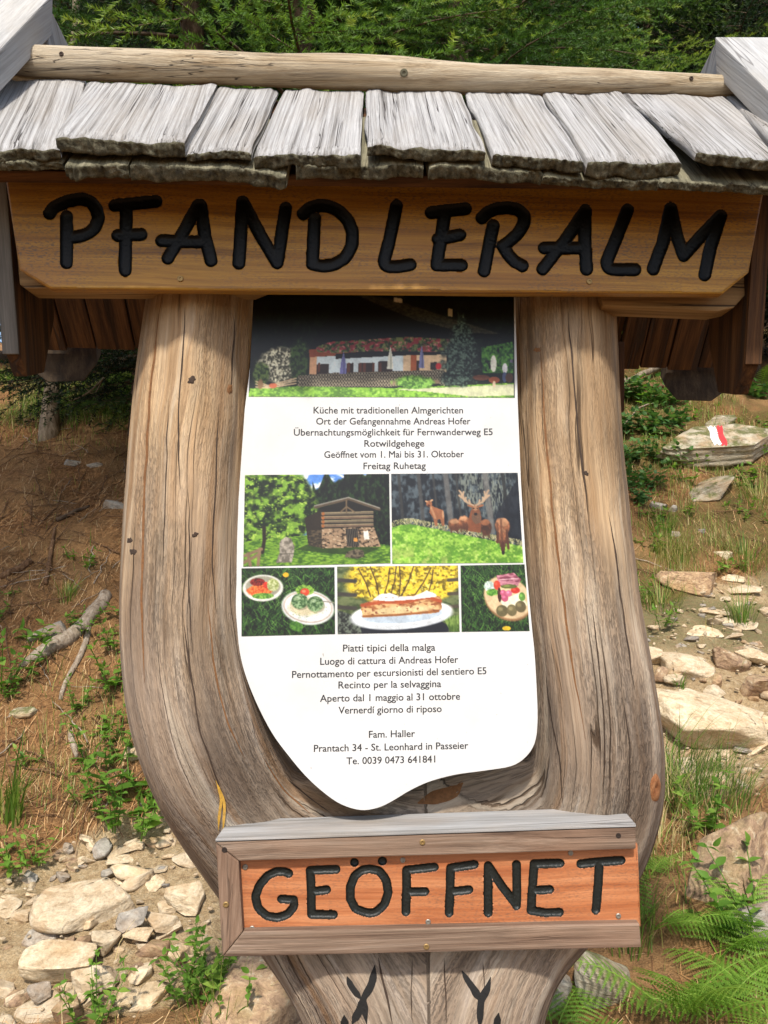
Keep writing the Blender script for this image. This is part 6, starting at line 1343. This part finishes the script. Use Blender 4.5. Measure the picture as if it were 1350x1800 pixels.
tuft(1235, 1392, 420, 0.17, 'thick dark green grass tuft hanging over the stones right of the fork', 3, 0.06, 0.19, -0.3)
tuft(1190, 1404, 160, 0.15, 'lighter grass tuft touching the right side of the fork', 4, 0.25, 0.10, 2.6)
tuft(1310, 990, 130, 0.16, 'bright grass tuft on the right edge of the bank', 5, 0.25, 0.12); tuft(1180, 985, 160, 0.14, 'straw coloured hanging tuft above the long brown ledge', 6, 0.7, 0.12, -1.6)
tuft(1160, 1060, 170, 0.13, 'green tuft on the bank under the long brown ledge', 7, 0.3, 0.14); tuft(1305, 1085, 120, 0.12, 'small bright tuft above the pinkish white stone', 8, 0.15, 0.09); tuft(1165, 935, 120, 0.13, 'green tuft just below the two grey stones', 9, .2, .1)
tuft(1330, 880, 150, 0.15, 'loose grass tuft at the right edge below the marked rock', 10, .4, .14); tuft(118, 1052, 90, 0.10, 'little green tuft above the bleached root', 11, .1, .05); tuft(15, 1440, 60, 0.22, 'long arching grass blades at the left edge above the path', 12, .15, .06, -1.0, w=.008)
tuft(1195, 1205, 30, 0.06, 'tiny tuft growing on the small flat white stone', 13, .1, .03); tuft(380, 1790, 70, 0.16, 'thin grass at the bottom beside the leafy herb', 14, .3, .12); tuft(1100, 1640, 120, 0.20, 'long bright grass beside the right end of the lower sign', 15, .15, .10); tuft(1150, 1490, 90, 0.14, 'sparse dry tuft right of the fork above the ferns', 16, .6, .14)
HM = [M['leaf'], M['leaf']]
HB = [herb('leafy_herb', 60, 0.16, 6, 4, 0.045, HM), herb('leafy_herb', 61, 0.12, 5, 3, 0.05, HM, 0.7), herb('leafy_herb', 62, 0.20, 8, 5, 0.05, HM, 0.6), herb('leafy_herb', 63, 0.10, 4, 2, 0.075, HM, 0.8, 0.45), herb('leafy_herb', 64, 0.07, 3, 2, 0.035, HM, .8)]
def plant(x, y, k, s, label, rz=None, group='low leafy plants'):
    p = G(x, y); o = put('leafy_herb', HB[k], loc=(p.x, p.y, p.z - 0.005), rot=(0, 0, RNG.uniform(0, 6.28) if rz is None else rz), scale=(s, s, s)); return tag(o, label, 'plant', group)
for x, y, k, s, lb in [(60, 1130, 3, 1.2, 'low plant with three oval leaves left of the bleached root'), (2, 1215, 2, 1.5, 'big leaved plant cut by the left edge below the root'), (150, 1000, 1, 1.0, 'small green sprig in the needle litter by the left arm'), (128, 985, 4, 1.3, 'tiny seedling left of the small green sprig'),
        (205, 1140, 1, 1.2, 'leafy sprig against the left arm beside the root'), (200, 1215, 0, 1.6, 'yellowish leafy plant above the big leafy clump'), (135, 1255, 0, 1.0, 'small plant with pointed leaves left of the yellowish plant'), (195, 1345, 2, 1.3, 'upper leafy clump along the left arm'), (168, 1300, 1, 1.2, 'low green plant between the two leafy clumps'),
        (232, 1405, 3, 2.0, 'broad leaved rosette next to the left arm'), (205, 1450, 2, 1.35, 'lower leafy clump above the stony path'), (245, 1470, 1, 1.6, 'bright small plant below the broad leaved rosette'), (65, 1520, 0, 0.9, 'clover like plant at the edge of the path'), (25, 1535, 1, 1.1, 'pale leaved plant at the far left above the path'), (48, 1345, 4, 1.4, 'tiny rosette on the bare soil at the left'),
        (330, 1762, 2, 0.95, 'tall leafy herb in front of the tan boulder'), (405, 1715, 2, 0.85, 'dark leafy clump by the left foot of the fork'), (372, 1745, 2, 0.85, 'pointed leaved herb between the tall herb and the dark clump'), (170, 1795, 2, 0.8, 'yellow flowered herb at the bottom left'), (430, 1800, 0, 1.2, 'small herb at the bottom on the tan boulder'),
        (1225, 820, 1, 1.1, 'yellow green sprig below the marked rock'), (1212, 850, 4, 2.2, 'light green sprig left of the slanting slab'), (1170, 965, 1, 1.1, 'green plant below the rounded grey stone'), (1270, 1005, 3, 0.8, 'yellow leaved seedling on the long brown ledge'), (1120, 1045, 1, 1.0, 'little plant against the right arm above the path'), (1165, 1100, 1, 1.0, 'dark leaved plant above the rounded pale stone'),
        (1245, 1465, 0, 1.3, 'bluish leafy sprig above the rusty boulder'), (1330, 790, 1, 1.2, 'small plant at the right edge beside the marked rock'), (1320, 850, 4, 2.0, 'sprig at the right edge under the marked rock'), (1300, 905, 1, 1.1, 'green plant at the right end of the slanting slab'), (1340, 1650, 2, 1.3, 'leafy plant at the right edge among the ferns'), (1205, 905, 4, 1.8, 'low seedling between the grey stones and the slab')]:
    plant(x, y, k, s, lb)
rp = np.random.default_rng(77); k_ = 0
while k_ < 46:
    X, Y = (rp.uniform(1.2, 3.6), rp.uniform(4.6, 8.2)) if k_ < 32 else (rp.uniform(-2.3, -.8), rp.uniform(3.6, 5.2))
    px0 = CX + X / Y * FPX
    if (k_ < 32 and not 1100 < px0 < 1360) or (k_ >= 32 and not -10 < px0 < 330) or float(pathmask(np.array(X), np.array(Y))) > .35: continue
    p = onground(X, Y); s = rp.uniform(.5, 1.2); o = put('seedling', HB[(0, 1, 4, 3)[k_ % 4]], loc=(p.x, p.y, p.z - .005), rot=(0, 0, rp.uniform(0, 6.28)), scale=(s, s, s * .8))
    tag(o, 'small green seedling growing among grass and stones on the slope', 'plant', 'seedlings on the slope'); k_ += 1
# the ivy heap right of the fork
IM = [M['darkleaf'], M['darkleaf']]; IV = [herb('ivy_clump', 80 + k, 0.22, 11, 5, 0.075, IM, 0.95, 0.8) for k in range(3)]
for i, (x, y, s, lb) in enumerate([(1100, 700, 1.2, 'ivy clump highest beside the right arm'), (1140, 712, 1.1, 'ivy clump under the hanging gable board'), (1185, 712, 1.0, 'ivy clump furthest right below the gable'), (1100, 760, 1.1, 'ivy clump along the right arm, second from the top'), (1150, 765, 1.1, 'ivy clump with the bent pale branch over it'), (1190, 748, .9, 'ivy clump just left of the marked rock'), (1120, 810, 1.0, 'dense dark ivy clump in the middle of the heap'), (1165, 815, .9, 'ivy clump right of the dense dark one'),
                            (1105, 855, .9, 'ivy clump low against the right arm'), (1150, 858, .8, 'ivy clump at the lower right of the heap'), (1125, 885, .7, 'lowest ivy clump above the grey stones'), (1330, 700, 1.0, 'leafy clump at the right edge under the roof end')]):
    p = G(x, y); o = put('ivy_clump', IV[i % 3], loc=(p.x, p.y, p.z - 0.01), rot=(0.25, 0, i * 1.9), scale=(s, s, s)); tag(o, lb, 'ivy', 'ivy clumps beside the right arm')
t_ = G(1140, 735); o = put('leafy_shoot', herb('leafy_shoot', 91, 0.50, 1, 6, 0.10, HM, 0.12, .5), loc=t_); tag(o, 'tall shoot with bright pointed leaves rising behind the ivy', 'plant')
# ferns
fern(G(1190, 1800), 5, 1.0, 1, 'largest fern with long spread fronds below the lower sign', -1.2, 4.6); fern(G(1265, 1690), 5, 0.85, 2, 'bright fern under the rusty boulder', 0.2, 4.2); fern(G(1350, 1790), 5, 1.0, 3, 'fern in the bottom right corner', 2.4, 4.0); fern(G(1150, 1640), 5, 0.75, 4, 'yellowish fern right of the lower sign', 0.4, 3.6)
fern(G(975, 1830), 5, 0.7, 5, 'small fern at the foot of the fork', 1.0, 3.2); fern(G(1140, 1545), 4, 0.55, 6, 'little fern behind the right side of the fork', 1.2, 4); fern(G(1335, 690), 6, 0.9, 7, 'fern in the background under the right roof end', 1.0, 6); fern(G(1258, 1800), 4, 0.85, 8, 'fern between the largest fern and the corner fern', -1.4, 4.5); fern(G(1330, 1655), 5, .8, 9, 'fern at the right edge below the pale boulder', 2.6, 3.6)
